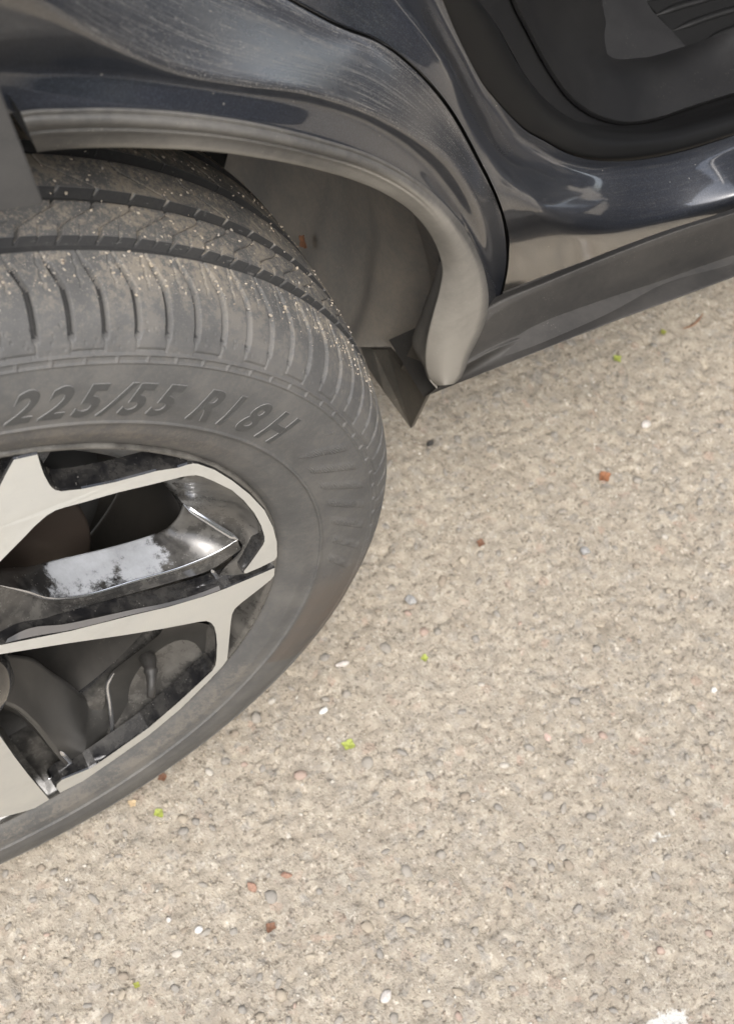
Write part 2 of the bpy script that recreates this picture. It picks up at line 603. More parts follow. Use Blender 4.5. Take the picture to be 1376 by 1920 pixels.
PAINT = paint_material()
GROUND = ground_material()
RUBBER = tyre_material()
GLOSS = gloss_black()
ALU = machined()
TRIM = dusty_plastic("dusty_grey_arch_trim", (0.045, 0.045, 0.045), (0.29, 0.27, 0.235), 0.5, 0.55, stretch=(1, 1, 1))
LINER = dusty_plastic("felted_wheel_arch_liner", (0.155, 0.150, 0.140), (0.34, 0.29, 0.23), 0.7, 0.9, 380, 16)
CLAD = dusty_plastic("black_grained_cladding", (0.030, 0.029, 0.028), (0.22, 0.20, 0.175), 0.20, 0.62, 1600, 12)
LINER.node_tree.nodes['Bump'].inputs['Strength'].default_value = 0.7
PANEL = dusty_plastic("grey_grained_cladding", (0.042, 0.042, 0.043), (0.25, 0.24, 0.225), 0.22, 0.5, 1700, 9)
FLAP = dusty_plastic("dusty_black_rubber", (0.055, 0.052, 0.047), (0.22, 0.19, 0.145), 0.6, 0.75, 900, 14)
SEAL = simple("black_door_seal_rubber", (0.006, 0.006, 0.006), 0.45, 0.0, 0.3)
SCUFF = dusty_plastic("charcoal_interior_plastic", (0.0075, 0.0075, 0.008), (0.06, 0.058, 0.055), 0.15, 0.5, 1500, 14)
CARPET_LIT_TRIM = dusty_plastic("charcoal_carpet_and_lit_wedge", (0.017, 0.017, 0.018), (0.05, 0.05, 0.048), 0.2, 0.95, 1200, 20)  # carpet; on the trim wedge its lighter tone stands for light
MATR = simple("black_rubber_mat", (0.006, 0.006, 0.006), 0.5, 0.0, 0.3)
DARK = dusty_plastic("matt_black_wheel_barrel", (0.018, 0.018, 0.018), (0.16, 0.145, 0.125), 0.25, 0.5)
SATIN = dusty_plastic("satin_black_wheel_paint", (0.016, 0.016, 0.016), (0.20, 0.19, 0.17), 0.22, 0.38)
DISC = simple("brown_rusted_disc", (0.085, 0.066, 0.054), 0.5, 0.5)
STEEL = simple("grey_brake_plate", (0.05, 0.05, 0.05), 0.6)
lower_spec(SCUFF, 0.28)
lower_spec(CLAD, 0.4)
lower_spec(CARPET_LIT_TRIM, 0.15)
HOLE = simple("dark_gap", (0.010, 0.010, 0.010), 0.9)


def dust_attr(me, vals, name="dust"):
    a = me.attributes.new(name, 'FLOAT', 'POINT')
    a.data.foreach_set("value", np.asarray(vals, np.float32).ravel())


# ------------------------------------------------------------------ ground
def axis(lo, hi, step, far):
    core = np.arange(lo, hi + 1e-9, step)
    g, d, p = [], step, hi
    while p < far:
        d *= 1.28
        p += d
        g.append(p)
    g2, d, p = [], step, lo
    while p > -far:
        d *= 1.28
        p -= d
        g2.append(p)
    return np.concatenate([g2[::-1], core, g])


gx = axis(-0.12, 1.26, 0.0027, 80)
gy = axis(-0.54, 0.95, 0.0027, 80)
GX, GY = np.meshgrid(gx, gy, indexing='ij')


def ground_h(x, y):
    h = (vnoise(x, y, 0.17, 1) - 0.5) * 0.004
    h += (vnoise(x + 0.3 * y, y, 0.021, 2) - 0.5) * 0.0018
    a = vnoise(x, y, 0.0095, 3)
    h += (a - 0.5) * 0.0026
    b = vnoise(x - y * .4, y + x * .3, 0.0052, 4)
    h += (b - 0.5) * 0.0022
    pit = np.clip((0.36 - vnoise(x + .2 * y, y * 1.1, 0.0075, 5)) / 0.36, 0, 1)
    h -= pit ** 1.3 * 0.0040
    return h


near = ((GX > -0.4) & (GX < 1.5) & (GY > -0.9) & (GY < 1.3))
GZ = np.where(near, ground_h(GX, GY), 0.0)
GZ -= GZ[near].max() * 0.55
gnd = grid("ground", np.stack([GX, GY, GZ], -1), GROUND, kind='structure', flip=False)
gnd['label'] = "worn tan and grey asphalt with exposed stones"
pc = atz(1245, 1928, 0)
pd = np.exp(-(((GX - pc[0]) / 0.027) ** 2 + ((GY - pc[1]) / 0.012) ** 2) ** 2)
pc2 = atz(1235, 1570, 0)
pd = np.maximum(pd, 0.50 * np.exp(-(((GX - pc2[0]) / 0.02) ** 2 + ((GY - pc2[1]) / 0.008) ** 2)))
dust_attr(gnd.data, pd, "paint")


def pebble_mesh(name, seed, sx, sy, sz, sub=2, rough=0.25, flat_top=False):
    r = random.Random(seed)
    bm = bmesh.new()
    bmesh.ops.create_icosphere(bm, subdivisions=sub, radius=1.0)
    ph = [(r.uniform(-1, 1), r.uniform(-1, 1), r.uniform(-1, 1), r.uniform(1.5, 3.5)) for _ in range(5)]
    for vv in bm.verts:
        p = vv.co.copy()
        k = 1 + rough * sum(math.sin(q[3] * (p.x * q[0] + p.y * q[1] + p.z * q[2]) + 3 * q[0]) for q in ph) / 3
        p *= k
        for q in ph[:3]:                       # chipped facets
            nrm = Vector(q[:3]).normalized()
            e = p.dot(nrm) - 0.72
            if e > 0: p -= nrm * e * 0.85
        vv.co = (p.x * sx, p.y * sy, p.z * sz)
    me = bpy.data.meshes.new(name)
    bm.to_mesh(me)
    bm.free()
    for f in me.polygons: f.use_smooth = sub > 1
    return me


def stone_mat(name, col, var=0.25, rough=0.85, film=0.0):
    t = NT(name)
    n = t.noise(380, 4, 0.7)
    c2 = tuple(min(1, x * (1 + var)) for x in col)
    c1 = tuple(x * (1 - var) for x in col)
    cc_ = t.mix(t.ramp(n.outputs[0], [(0.35, 0.0), (0.65, 1.0)]), c1, c2)
    if film:                                        # half hidden under the sandy binder
        n2 = t.noise(190, 4, 0.65)
        cc_ = t.mix(t.ramp(n2.outputs[0], [(0.42, 0.05), (0.56, film)]), cc_, (0.42, 0.37, 0.30))
    t.set(Base_Color=cc_, Roughness=rough)
    t.bump(n.outputs[0], 0.4, 0.001)
    return t.m


SM = [stone_mat("slate_stone", (0.30, 0.285, 0.26), film=0.72), stone_mat("blue_grey_stone", (0.245, 0.24, 0.23), film=0.72), stone_mat("tan_stone", (0.40, 0.34, 0.26), film=0.72),
      stone_mat("pale_tan_stone", (0.47, 0.41, 0.32), film=0.72), stone_mat("pink_stone", (0.44, 0.30, 0.25), film=0.72), stone_mat("quartz_stone", (0.62, 0.59, 0.53), film=0.72), stone_mat("brown_stone", (0.26, 0.21, 0.16), film=0.72)]
protos = []
for k in range(14):
    me = pebble_mesh("stone", 100 + k, 1.0, random.Random(k).uniform(0.55, 0.95), 0.45, 1, 0.3)
    for f in me.polygons: f.use_smooth = True
    protos.append(me)
# aggregate that stands flush in the surface: one object each for the largest, the rest joined
pmesh = {}
for k, me in enumerate(protos):
    for q, mm in enumerate(SM):
        if (k + q) % 2 == 0 or q < 2:
            m2 = me.copy()
            m2.materials.append(mm)
            pmesh[(k, q)] = m2
keys = list(pmesh)


def visible_ground(u, v):
    return atz(u, v, 0.0)


def in_ground_view(u, v):
    # right of the tyre outline and below the sill in the photograph
    if v > 1600: return True
    xs = np.interp(v, [760, 800, 900, 1000, 1110, 1215, 1285, 1360, 1440, 1510, 1595], [740, 722, 722, 700, 645, 565, 505, 405, 305, 205, 65])
    ytop = np.interp(u, [720, 870, 976, 1150, 1376], [800, 720, 680, 610, 528])
    return u > xs and v > ytop


count = 0
tries = 0
placed = []
while count < 290 and tries < 20000:
    tries += 1
    u, v = random.uniform(5, 1371), random.uniform(530, 1915)
    if not in_ground_view(u, v): continue
    if any((u - a) ** 2 + (v - b) ** 2 < 22 ** 2 for a, b in placed): continue
    placed.append((u, v))
    p = visible_ground(u, v)
    kk = random.choice(keys) if random.random() > 0.5 else random.choice([q for q in keys if q[1] in (0, 1)])
    o = bpy.data.objects.new("stone", pmesh[kk])
    r = random.choice([random.uniform(0.0028, 0.0055), random.uniform(0.0040, 0.0070)])
    o.location = (p[0], p[1], float(ground_h(np.array(p[0]), np.array(p[1]))) - GZ.max() * 0 - r * 0.26)
    o.scale = (r * random.uniform(.8, 1.25), r * random.uniform(.8, 1.1), r * .62)
    o.rotation_euler = (random.uniform(-.25, .25), random.uniform(-.25, .25), random.uniform(0, 6.28))
    link(o, gnd)
    count += 1


def joined_bits(name, centres, sizes, mats, parent, kind='stuff', zfun=None, rots=None):
    base = pebble_mesh("bit", 5, 1, 0.75, 0.55, 1, 0.3)
    BV = np.array([v.co[:] for v in base.vertices])
    BF = np.array([p.vertices[:] for p in base.polygons])
    n = len(centres)
    V = np.zeros((n, len(BV), 3))
    for i in range(n):
        a = random.uniform(0, 6.28)
        R = np.array([[math.cos(a), -math.sin(a), 0], [math.sin(a), math.cos(a), 0], [0, 0, 1]])
        b = random.uniform(-.6, .6)
        R2 = np.array([[1, 0, 0], [0, math.cos(b), -math.sin(b)], [0, math.sin(b), math.cos(b)]])
        V[i] = (BV * sizes[i] * np.array([1, random.uniform(.6, 1.1), random.uniform(.6, 1.1)])) @ (R @ R2).T + centres[i]
    F = (BF[None] + (np.arange(n) * len(BV))[:, None, None]).reshape(-1, 3)
    me = np_mesh(name, V, F, True)
    for mm in mats: me.materials.append(mm)
    mi = np.repeat(RNG.integers(0, len(mats), n), len(BF)).astype(np.int32)
    me.polygons.foreach_set("material_index", mi)
    bpy.data.meshes.remove(base)
    return obj(name, me, None, parent, kind=kind)


cs, ss = [], []
for _ in range(3000):
    u, v = random.uniform(-20, 1396), random.uniform(520, 1940)
    if not in_ground_view(u, v): continue
    p = visible_ground(u, v)
    r = random.choice([0.0008, 0.0010, 0.0013, 0.0017, 0.0022])
    cs.append((p[0], p[1], float(ground_h(np.array(p[0]), np.array(p[1]))) - r * 0.15 - 0.0012))
    ss.append(r)
joined_bits("gravel", cs, ss, [SM[2], SM[3], SM[3], SM[5], SM[6], SM[0], SM[2]], gnd)

# ------------------------------------------------------------------ the car
car = bpy.data.objects.new("car", None)
link(car)
car['label'] = "dark blue dusty car seen at its wheel arch and open door sill"
car['category'] = "car"


def part_empty(name, parent, loc=(0, 0, 0)):
    o = bpy.data.objects.new(name, None)
    o.location = loc
    link(o, parent)
    return o


# ---- wheel
wheel = part_empty("wheel", car)

PROF = np.array([(-.0985, .246), (-.101, .2485), (-.104, .252), (-.1085, .264), (-.1102, .2752), (-.1106, .2757), (-.1104, .2765), (-.1105, .290), (-.109, .303), (-.1055, .316),
                 (-.1015, .3245), (-.095, .3325), (-.086, .339), (-.075, .3435), (-.058, .3485), (-.03, .352), (0, .353), (.03, .352), (.058, .349),
                 (.08, .342), (.093, .333), (.104, .318), (.110, .29), (.106, .262), (.097, .246)])
pd_ = np.concatenate([[0], np.cumsum(np.linalg.norm(np.diff(PROF, axis=0), axis=1))])
s_out = pd_[9]                    # start of the decorated shoulder (r = .316)
s_in = np.interp(0.06, PROF[12:, 0], pd_[12:])
sv = np.unique(np.concatenate([np.linspace(0, pd_[8] + .012, 210), np.arange(pd_[8] + .011, s_out + .008, 0.0005), np.arange(s_out + .008, s_in, 0.0007), np.linspace(s_in, pd_[-1], 30)]))


def smooth_prof(s):
    m = np.gradient(PROF, pd_, axis=0)
    i = np.clip(np.searchsorted(pd_, s, side='right') - 1, 0, len(pd_) - 2)
    h = (pd_[i + 1] - pd_[i])[:, None]
    t = ((s - pd_[i]))[:, None] / h
    lin = PROF[i] * (1 - t) + PROF[i + 1] * t
    c = (2 * t ** 3 - 3 * t ** 2 + 1) * PROF[i] + (t ** 3 - 2 * t ** 2 + t) * h * m[i] + (-2 * t ** 3 + 3 * t ** 2) * PROF[i + 1] + (t ** 3 - t ** 2) * h * m[i + 1]
    return 0.4 * lin + 0.6 * c


pv = smooth_prof(sv)
tg = np.gradient(pv, sv, axis=0)
nv = np.stack([-tg[:, 1], tg[:, 0]], 1)
nv /= np.linalg.norm(nv, axis=1)[:, None]
mid = len(nv) // 2
if nv[np.argmin(abs(pv[:, 0]))][1] < 0: nv = -nv
thv = np.concatenate([np.arange(-30, 82, 0.09), np.arange(82, 330, 0.6)])
TH, SS = np.meshgrid(thv, sv, indexing='ij')
Yg = np.broadcast_to(pv[:, 0], TH.shape)
Rg = np.broadcast_to(pv[:, 1], TH.shape)


def band(x, c, hw, soft):
    return np.clip((hw + soft - np.abs(x - c)) / soft, 0, 1)


def ss_(x):
    x = np.clip(x, 0, 1)
    return x * x * (3 - 2 * x)


D = np.zeros(TH.shape)
outer = SS < pd_[16]
main = (band(Yg, -.0540, .0037, .0007) + band(Yg, -.0215, .0040, .0007) + band(Yg, .0130, .0044, .0007) + band(Yg, .0480, .0042, .0007)) * (Rg > .342)
D = np.maximum(D, ss_(main) * 0.0068)
# shoulder slots, one every 3.33 degrees, bent at the top, joined in pairs by a fine U at their lower end
pitch = 360 / 108
off0 = 68.5
bend = np.where(Yg > -.078, (Yg + .078) * 60, 0)           # slots lean as they near the groove
lean = np.where(Rg < .331, (.331 - Rg) * 38, 0)
ph = (TH - off0 - bend * 1.0) / pitch
k = np.round(ph)
dth = (ph - k) * pitch
alt = (np.mod(k, 2) == 0)
side = np.where(alt, -1.0, 1.0)
dist = dth * np.radians(1) * Rg
depth_env = ss_((-.0615 - Yg) / .010) * ss_((Rg - .3255) / .006) * (SS > s_out - .002)
slot = band(dist, 0, .0016, .0006) * depth_env
D = np.maximum(D, ss_(slot) * 0.0052 * (Yg < -.05))
fine_env = ((Rg > .3215) & (SS > s_out) & (Yg < -.055))
D = np.maximum(D, band(dist, 0, .0003, .0005) * fine_env * 0.0009)
dU = np.where(alt, dth, -dth)
# U base between slot k (even) and k-1/k+1 of its pair
pm = (TH - off0) / (2 * pitch)
fr = (pm - np.floor(pm)) * 2                                # 0..2 ; pair spans 1..2 (theta decreasing to the right)
ubase = band(Rg, .3222, .0003, .0006) * ((fr > 1.0) & (fr < 2.0)) * (SS > s_out - .003) * (Yg < -.08)
D = np.maximum(D, ubase * 0.0009)
# sipe hints on the shoulder
ph2 = (TH - off0 + pitch * .5) / pitch
d2 = (ph2 - np.round(ph2)) * pitch * np.radians(1) * Rg
D = np.maximum(D, band(d2 + .0005 * np.sin(Yg * 900), 0, .0002, .0006) * ss_((Yg + .080) / .004) * (Yg < -.060) * .0008)
# rib one: Z-shaped sipes
p1 = 3.84
zt = np.interp(Yg, [-.056, -.050, -.0455, -.0425, -.037, -.0295, -.0265], [5.05, 4.55, 4.30, 4.05, 2.4, .1, .0])
q = (TH - 58.85 - zt) / p1
d3 = (q - np.round(q)) * p1 * np.radians(1) * Rg
D = np.maximum(D, band(d3, 0, .0006, .0006) * ((Yg > -.0565) & (Yg < -.0235)) * 0.0050)
q = (TH - 58.85 - p1 * .5 - zt) / p1
d3 = (q - np.round(q)) * p1 * np.radians(1) * Rg
D = np.maximum(D, band(d3, 0, .0002, .0006) * ((Yg > -.051) & (Yg < -.038)) * 0.0012)
# centre rib: long slanted sipes and notches at both edges
zt = np.interp(Yg, [-.019, -.0155, .0, .0025, .0075], [0, .2, 4.4, 4.5, 4.7])
q = (TH - 61.4 - zt) / p1
d3 = (q - np.round(q)) * p1 * np.radians(1) * Rg
D = np.maximum(D, band(d3, 0, .0001, .0006) * ((Yg > -.019) & (Yg < .008)) * (np.mod(np.round(q), 2) == 0) * 0.0009)
D = np.maximum(D, band(d3, 0, .0006, .0006) * ((Yg > -.0205) & (Yg < -.0165)) * 0.005)
zt = np.interp(Yg, [.017, .045], [0, 5.0])
q = (TH - 58.5 - zt) / p1
d3 = (q - np.round(q)) * p1 * np.radians(1) * Rg
D = np.maximum(D, band(d3, 0, .0001, .0006) * ((Yg > .014) & (Yg < .045)) * (np.mod(np.round(q), 2) == 0) * 0.0009)
# moulded double ring with ticks near the shoulder
wallm = SS < pd_[11]
ridge = np.maximum(band(Rg, .3160, .0003, .0006), band(Rg, .3200, .0003, .0006)) * wallm
tk = (TH - 70.4) / 3.35
tick = band((tk - np.round(tk)) * 3.35 * np.radians(1) * .318, 0, .0005, .0006) * band(Rg, .318, .0018, .0005) * wallm
D -= np.maximum(ridge, tick) * 0.0010
# rim protector ring and low flutes in the mark right of the lettering
D -= band(Rg, .2757, .0004, .0009) * wallm * .0008
fan = ss_((Rg - .282) / .004) * ss_((.312 - Rg) / .004) * ss_((29 - TH) / 2) * ss_((TH + 9) / 3) * wallm
stripe = ((TH / 5.2 + (Rg - .29) / .022) % 1.0)
on = ss_((stripe - .12) / .08) * ss_((.62 - stripe) / .30)
zig = 0.5 + 0.5 * np.sin(Rg * 4400 + 5.0 * np.abs(((TH * .8) % 2) - 1))
D -= fan * on * (.0004 + zig * .0008)
# scattered vent nubs on the shoulder
hx = TH * np.radians(1) * .335
pin = np.zeros_like(D)
for i in range(230):
    a, rr = random.uniform(-15, 78), random.uniform(.3185, .3335)
    yy = np.interp(rr, PROF[:12, 1], PROF[:12, 0])
    i0, i1 = np.searchsorted(thv[:1200], [a - .4, a + .4])
    j0, j1 = np.searchsorted(pv[:len(sv) // 2, 1], [rr - .0012, rr + .0012])
    e = ((TH[i0:i1, j0:j1] - a) * np.radians(1) * rr / .0007) ** 2 + ((Rg[i0:i1, j0:j1] - rr) / .0006) ** 2
    D[i0:i1, j0:j1] += np.clip(1 - e, 0, 1) * .0007
# slight bulge where the tyre stands on the ground
cx = Rg - D * nv[:, 1]
cy_ = Yg - D * nv[:, 0]
X = cx * np.cos(np.radians(TH))
Z = cx * np.sin(np.radians(TH)) + RZ
Z = np.maximum(Z, 0.0005)
dirt = np.clip((Yg + .092) / .03, 0, 1) * (Rg > .33)
dirt = np.where(Rg > .33, 0.25 + .75 * dirt, 0.12)
dirt = np.maximum(dirt, .45 * np.exp(-((Rg - .262) / .012) ** 2) * ss_((TH - 30) / 20) * (SS < pd_[9]))
mainw = (band(Yg, -.0540, .0046, .0004) + band(Yg, -.0215, .0048, .0004) + band(Yg, .0130, .0053, .0004) + band(Yg, .0480, .0050, .0004)) * (Rg > .342)
dirt = np.where(mainw > .3, .03, dirt)
dirt = np.where((slot > .5) & (Yg < -.05), .03, dirt)
tuv = np.stack([TH / 360, SS / pd_[-1]], -1)
tyre_me = np_mesh("tyre", np.stack([X, cy_, Z], -1), grid_faces(len(thv), len(sv), True), True, tuv.reshape(-1, 2))
tyre = obj("tyre", tyre_me, RUBBER, wheel)
dust_attr(tyre_me, dirt, "dirt")
mud = ss_((-TH - 2) / 14) * ss_((Rg - .277) / .004) * (TH < 82) * ss_((TH + 38) / 12) + 0.35 * np.exp(-((Rg - .262) / .012) ** 2) * ss_((TH - 30) / 20) * (TH < 100) * (SS < pd_[9])
dust_attr(tyre_me, np.clip(mud, 0, 1) * (SS < pd_[12]), "mud")


def tyre_point(th, r, lift=0.0):
    y = np.interp(r, PROF[:12, 1], PROF[:12, 0])
    a = math.radians(th)
    return np.array([r * math.cos(a), y - lift, r * math.sin(a) + RZ])


# raised lettering on the wall, bent round the tyre
def lettering():
    rub = NT("raised_tyre_lettering")
    v = rub.mapping((1, 1, 1), (0, 0, 0))
    wv = rub.n("ShaderNodeTexWave")
    wv.inputs["Scale"].default_value = 420
    rub.l(rub.mapping((1, 0, 0.5)), wv.inputs["Vector"])
    nn = rub.noise(300, 4)
    rub.set(Base_Color=rub.mix(nn.outputs[0], (0.060, 0.060, 0.059), (0.095, 0.094, 0.090)), Roughness=0.75)
    rub.bump(wv.outputs[0], 0.5, 0.0006)
    edge = NT("lit_letter_edge")  # lit letter outlines, put into a paler colour on the side faces
    edge.set(Base_Color=edge.mix(edge.noise(500, 3).outputs[0], (0.10, 0.10, 0.098), (0.28, 0.27, 0.255)), Roughness=0.75)
    # each character: its angle on the wall (of its middle) measured off the photograph
    chars = [("2", 72.3), ("2", 68.7), ("5", 65.1), ("/", 62.3), ("5", 59.5), ("5", 55.8), ("R", 49.7), ("1", 45.7), ("8", 41.9), ("H", 36.9)]

    for ch, th0 in chars:
        cu = bpy.data.curves.new("letter", 'FONT')
        cu.body = ch
        cu.size = 0.0305
        cu.offset = 0.0008
        cu.extrude = 0.00025
        cu.bevel_depth = 0.0002
        cu.bevel_resolution = 1
        cu.align_x = 'CENTER'
        to = bpy.data.objects.new("tmp", cu)
        COL.objects.link(to)
        dg = bpy.context.evaluated_depsgraph_get()
        me = bpy.data.meshes.new_from_object(to.evaluated_get(dg))
        bpy.data.objects.remove(to)
        bm = bmesh.new()
        bm.from_mesh(me)
        bmesh.ops.triangulate(bm, faces=bm.faces)
        bmesh.ops.subdivide_edges(bm, edges=[e for e in bm.edges if e.calc_length() > .004], cuts=2)
        for vv in bm.verts:
            x, y, z = vv.co
            x = x * .92 + (0.22 if ch != '1' else .10) * y              # slanted
            if ch == '/': x += 0.12 * y
            r = 0.2825 + y
            th = th0 - math.degrees((x - .0024) / 0.294)
            vv.co = tyre_point(th, r, z + 0.0001)
        for f in bm.faces: f.smooth = False
        bm.to_mesh(me)
        bm.free()
        me.materials.clear()
        me.materials.append(rub.m)
        me.materials.append(edge.m)
        for f in me.polygons:
            f.material_index = 0 if abs(f.normal.y) > .75 else 1
        obj("letter", me, None, wheel)


lettering()

# ---- rim: lip, outer dish and barrel as one turned body
RIMP = [(-.0965, .2475), (-.1005, .2478), (-.1025, .2465), (-.1025, .2445), (-.0995, .2425), (-.094, .2405), (-.086, .236), (-.078, .2275), (-.072, .215), (-.067, .204), (-.060, .1985),
        (-.04, .1975), (0, .200), (.05, .205), (.088, .214), (.092, .235), (.096, .247)]
rv = np.array(RIMP)
ta = np.radians(np.arange(0, 360, 1.5))
RV = np.stack([rv[None, :, 1] * np.cos(ta)[:, None], np.broadcast_to(rv[:, 0], (len(ta), len(rv))), rv[None, :, 1] * np.sin(ta)[:, None] + RZ], -1)
rim = grid("rim", RV, GLOSS, wheel, wrap=True)
rim.data.materials.append(DARK)
dd = np.broadcast_to(np.where((rv[:, 1] > .2) & (rv[:, 0] < -.06), .9, .25), (len(ta), len(rv))).copy()
dd *= (0.65 + 0.35 * np.sin(ta))[:, None]
dust_attr(rim.data, dd)
mi = np.array([0 if RV.reshape(-1, 3)[p.vertices[0]][1] < -.066 else 1 for p in rim.data.polygons], np.int32)
rim.data.polygons.foreach_set("material_index", mi)


def rot_sector(P, k):
    a = math.radians(-72 * k)
    c, s = math.cos(a), math.sin(a)
    P = np.array(P)
    x, z = P[..., 0], P[..., 2] - RZ
    return np.stack([c * x - s * z, P[..., 1], s * x + c * z + RZ], -1)


def plate(name, P3, depth, mat, side_mat, parent, inset=0.0):
    """flat-faced casting: outline P3 on the wheel face, walls going back by depth"""
    P3 = np.array(P3)
    P2 = [Vector((p[0], p[2], 0)) for p in P3]
    tri = tessellate_polygon([P2])
    n = len(P3)
    V = [tuple(p) for p in P3] + [tuple(p) for p in P3]
    c = P3.mean(0)
    W3 = []
    bev = 0.0012
    # chamfer ring then wall
    Pn = np.roll(P3, -1, 0) - np.roll(P3, 1, 0)
    nrm = np.stack([Pn[:, 2], np.zeros(n), -Pn[:, 0]], 1)
    nrm /= (np.linalg.norm(nrm, axis=1)[:, None] + 1e-9)
    area = 0.5 * sum(P3[i][0] * P3[(i + 1) % n][2] - P3[(i + 1) % n][0] * P3[i][2] for i in range(n))
    if area < 0: nrm = -nrm
    ring1 = P3 + nrm * bev * .6 + np.array([0, bev, 0])
    ring2 = P3 + nrm * .0022 + np.array([0, depth, 0])
    V = np.concatenate([P3, P3, ring1, ring2])
    faces = [list(t) for t in tri]
    me = bpy.data.meshes.new(name)
    fs = []
    mats = []
    for t in faces:
        a, b, d = (P3[i] for i in t)
        nn = np.cross(b - a, d - a)
        fs.append(t if nn[1] < 0 else t[::-1])
        mats.append(0)
    for i in range(n):
        j = (i + 1) % n
        for r0, r1 in ((n, 2 * n), (2 * n, 3 * n)):
            q = [r0 + i, r0 + j, r1 + j, r1 + i]
            fs.append(q if area < 0 else q[::-1])
            mats.append(1)
    me.from_pydata([tuple(v) for v in V], [], fs)
    me.materials.append(mat)
    me.materials.append(side_mat)
    for p, m_ in zip(me.polygons, mats):
        p.material_index = m_
    me.update()
    return obj(name, me, None, parent)


def dense(pts, closed=False, n=None):
    P = list(pts)
    return resample(P, n or len(P) * 4)


A_in = [(26, 862), (70, 852), (76, 872), (82, 889), (91.6, 907), (97, 914), (104, 919), (115.5, 921), (152.6, 917), (218, 903.5), (293.6, 883), (333, 877), (352, 871), (363, 869), (372, 870),
        (402.6, 881), (435, 901), (468, 927), (496, 957), (511.6, 988), (519, 1016), (519.5, 1044), (514, 1051), (488, 1064), (462, 1075), (457.5, 1075), (457.5, 1071), (468, 1057.6), (482, 1038), (493, 1022),
        (496, 1015), (496, 1006), (490, 986), (477, 962), (457, 938), (435, 919), (402.6, 903), (381, 894), (368, 891), (352, 892), (337, 895), (293.6, 906), (218, 924), (152.6, 943), (122, 951), (104, 957), (87, 967), (65.4, 986), (43.6, 1009), (21.8, 1031), (0, 1053)]
A3 = [onface(*p) for p in A_in]


def pol(r, th):
    a = math.radians(th)
    return np.array([r * math.cos(a), -0.104 - .103 * (.245 - r), r * math.sin(a) + RZ])


A3 += [pol(.13, 75.6), pol(.098, 93), pol(.081, 115), pol(.078, 124), pol(.086, 127), pol(.105, 100), pol(.14, 84), pol(.162, 77.6), pol(.188, 73.4), pol(.204, 72.4)]
A3 += [onface(0, 911), onface(13, 885)]
B_in = [(250, 1153.5), (315, 1138.5), (381, 1119), (420, 1105), (468, 1085), (515, 1065), (514, 1079), (507, 1088), (479, 1110), (452, 1131), (440, 1142), (435, 1152), (432.5, 1169), (430, 1195), (427.5, 1222), (426, 1237), (418, 1249), (389.5, 1279), (337, 1331),
        (279, 1379), (234, 1411), (156, 1465), (113, 1487), (106, 1478), (107, 1471), (116, 1463), (167, 1442), (182, 1433), (234, 1397), (279, 1365), (337, 1315), (380, 1275), (398, 1258), (404, 1248), (406, 1236), (407, 1210), (405.5, 1190), (402, 1176), (396, 1168), (387, 1164.5), (374, 1166), (360.5, 1168.5), (300, 1180), (234, 1191), (130, 1206), (34, 1221.6)]
B3 = [onface(*p) for p in B_in]
B3 += [onface(0, 1227), pol(.068, 75), pol(.080, 72), onface(0, 1210), onface(130, 1184)]
C_in = [(0, 1380.5), (26, 1418), (52, 1452), (92.4, 1500), (65, 1516), (39, 1524), (0, 1534)]
A_std = np.array(A3)
plate("machined_spoke", A3, .014, ALU, GLOSS, wheel)
plate("machined_spoke", B3, .014, ALU, GLOSS, wheel)
C3 = [onface(*p) for p in C_in]
# remaining outline of the lower spoke: the same casting turned on
C_rest = [pol(.216, -89), pol(.16, -92), pol(.10, -95), pol(.06, -90)]
plate("machined_spoke", C3 + C_rest, .014, ALU, GLOSS, wheel)
for k in (3, 4):
    plate("machined_spoke", rot_sector(A_std, k), .014, ALU, GLOSS, wheel)

# ---- black twin-blade spoke between two machined ones
HB = [(-70, 1085, -.074), (-20, 1068, -.072), (60, 1061, -.070), (110, 1049, -.069), (200, 1028, -.067), (270, 1008, -.066), (308, 994, -.066), (330, 974, -.067), (344, 944, -.068)]
RD = [(-70, 1096, -.100), (0, 1098, -.099), (50, 1110, -.098), (90, 1122, -.097), (150, 1118, -.096), (250, 1090, -.095), (350, 1060, -.094), (410, 1034, -.094), (446, 1012, -.094)]
RD2 = [(u + 2, v + 9, y - .001) for u, v, y in RD]
LF = [(-70, 1215, -.118), (0, 1192, -.113), (35, 1181, -.110), (75, 1163, -.108), (150, 1140, -.105), (250, 1112, -.102), (330, 1089, -.100), (397, 1067, -.098), (452, 1030, -.096)]
LB = [(u, v + 8, -.062) for u, v, y in LF]
blade = loft3([trace(HB)], 60) if False else None


def strips(name, lines, mat, parent, n=70, smooth=False, dust=.15):
    L = [resample(trace(l) if not isinstance(l, np.ndarray) else l, n) for l in lines]
    V, F = [], []
    for a in range(len(L) - 1):
        b0 = len(V)
        V += [tuple(p) for p in L[a]] + [tuple(p) for p in L[a + 1]]
        for i in range(n - 1):
            F.append((b0 + i, b0 + i + 1, b0 + n + i + 1, b0 + n + i))
    me = np_mesh(name, V, F, True)
    dust_attr(me, np.full(len(V), dust))
    return me


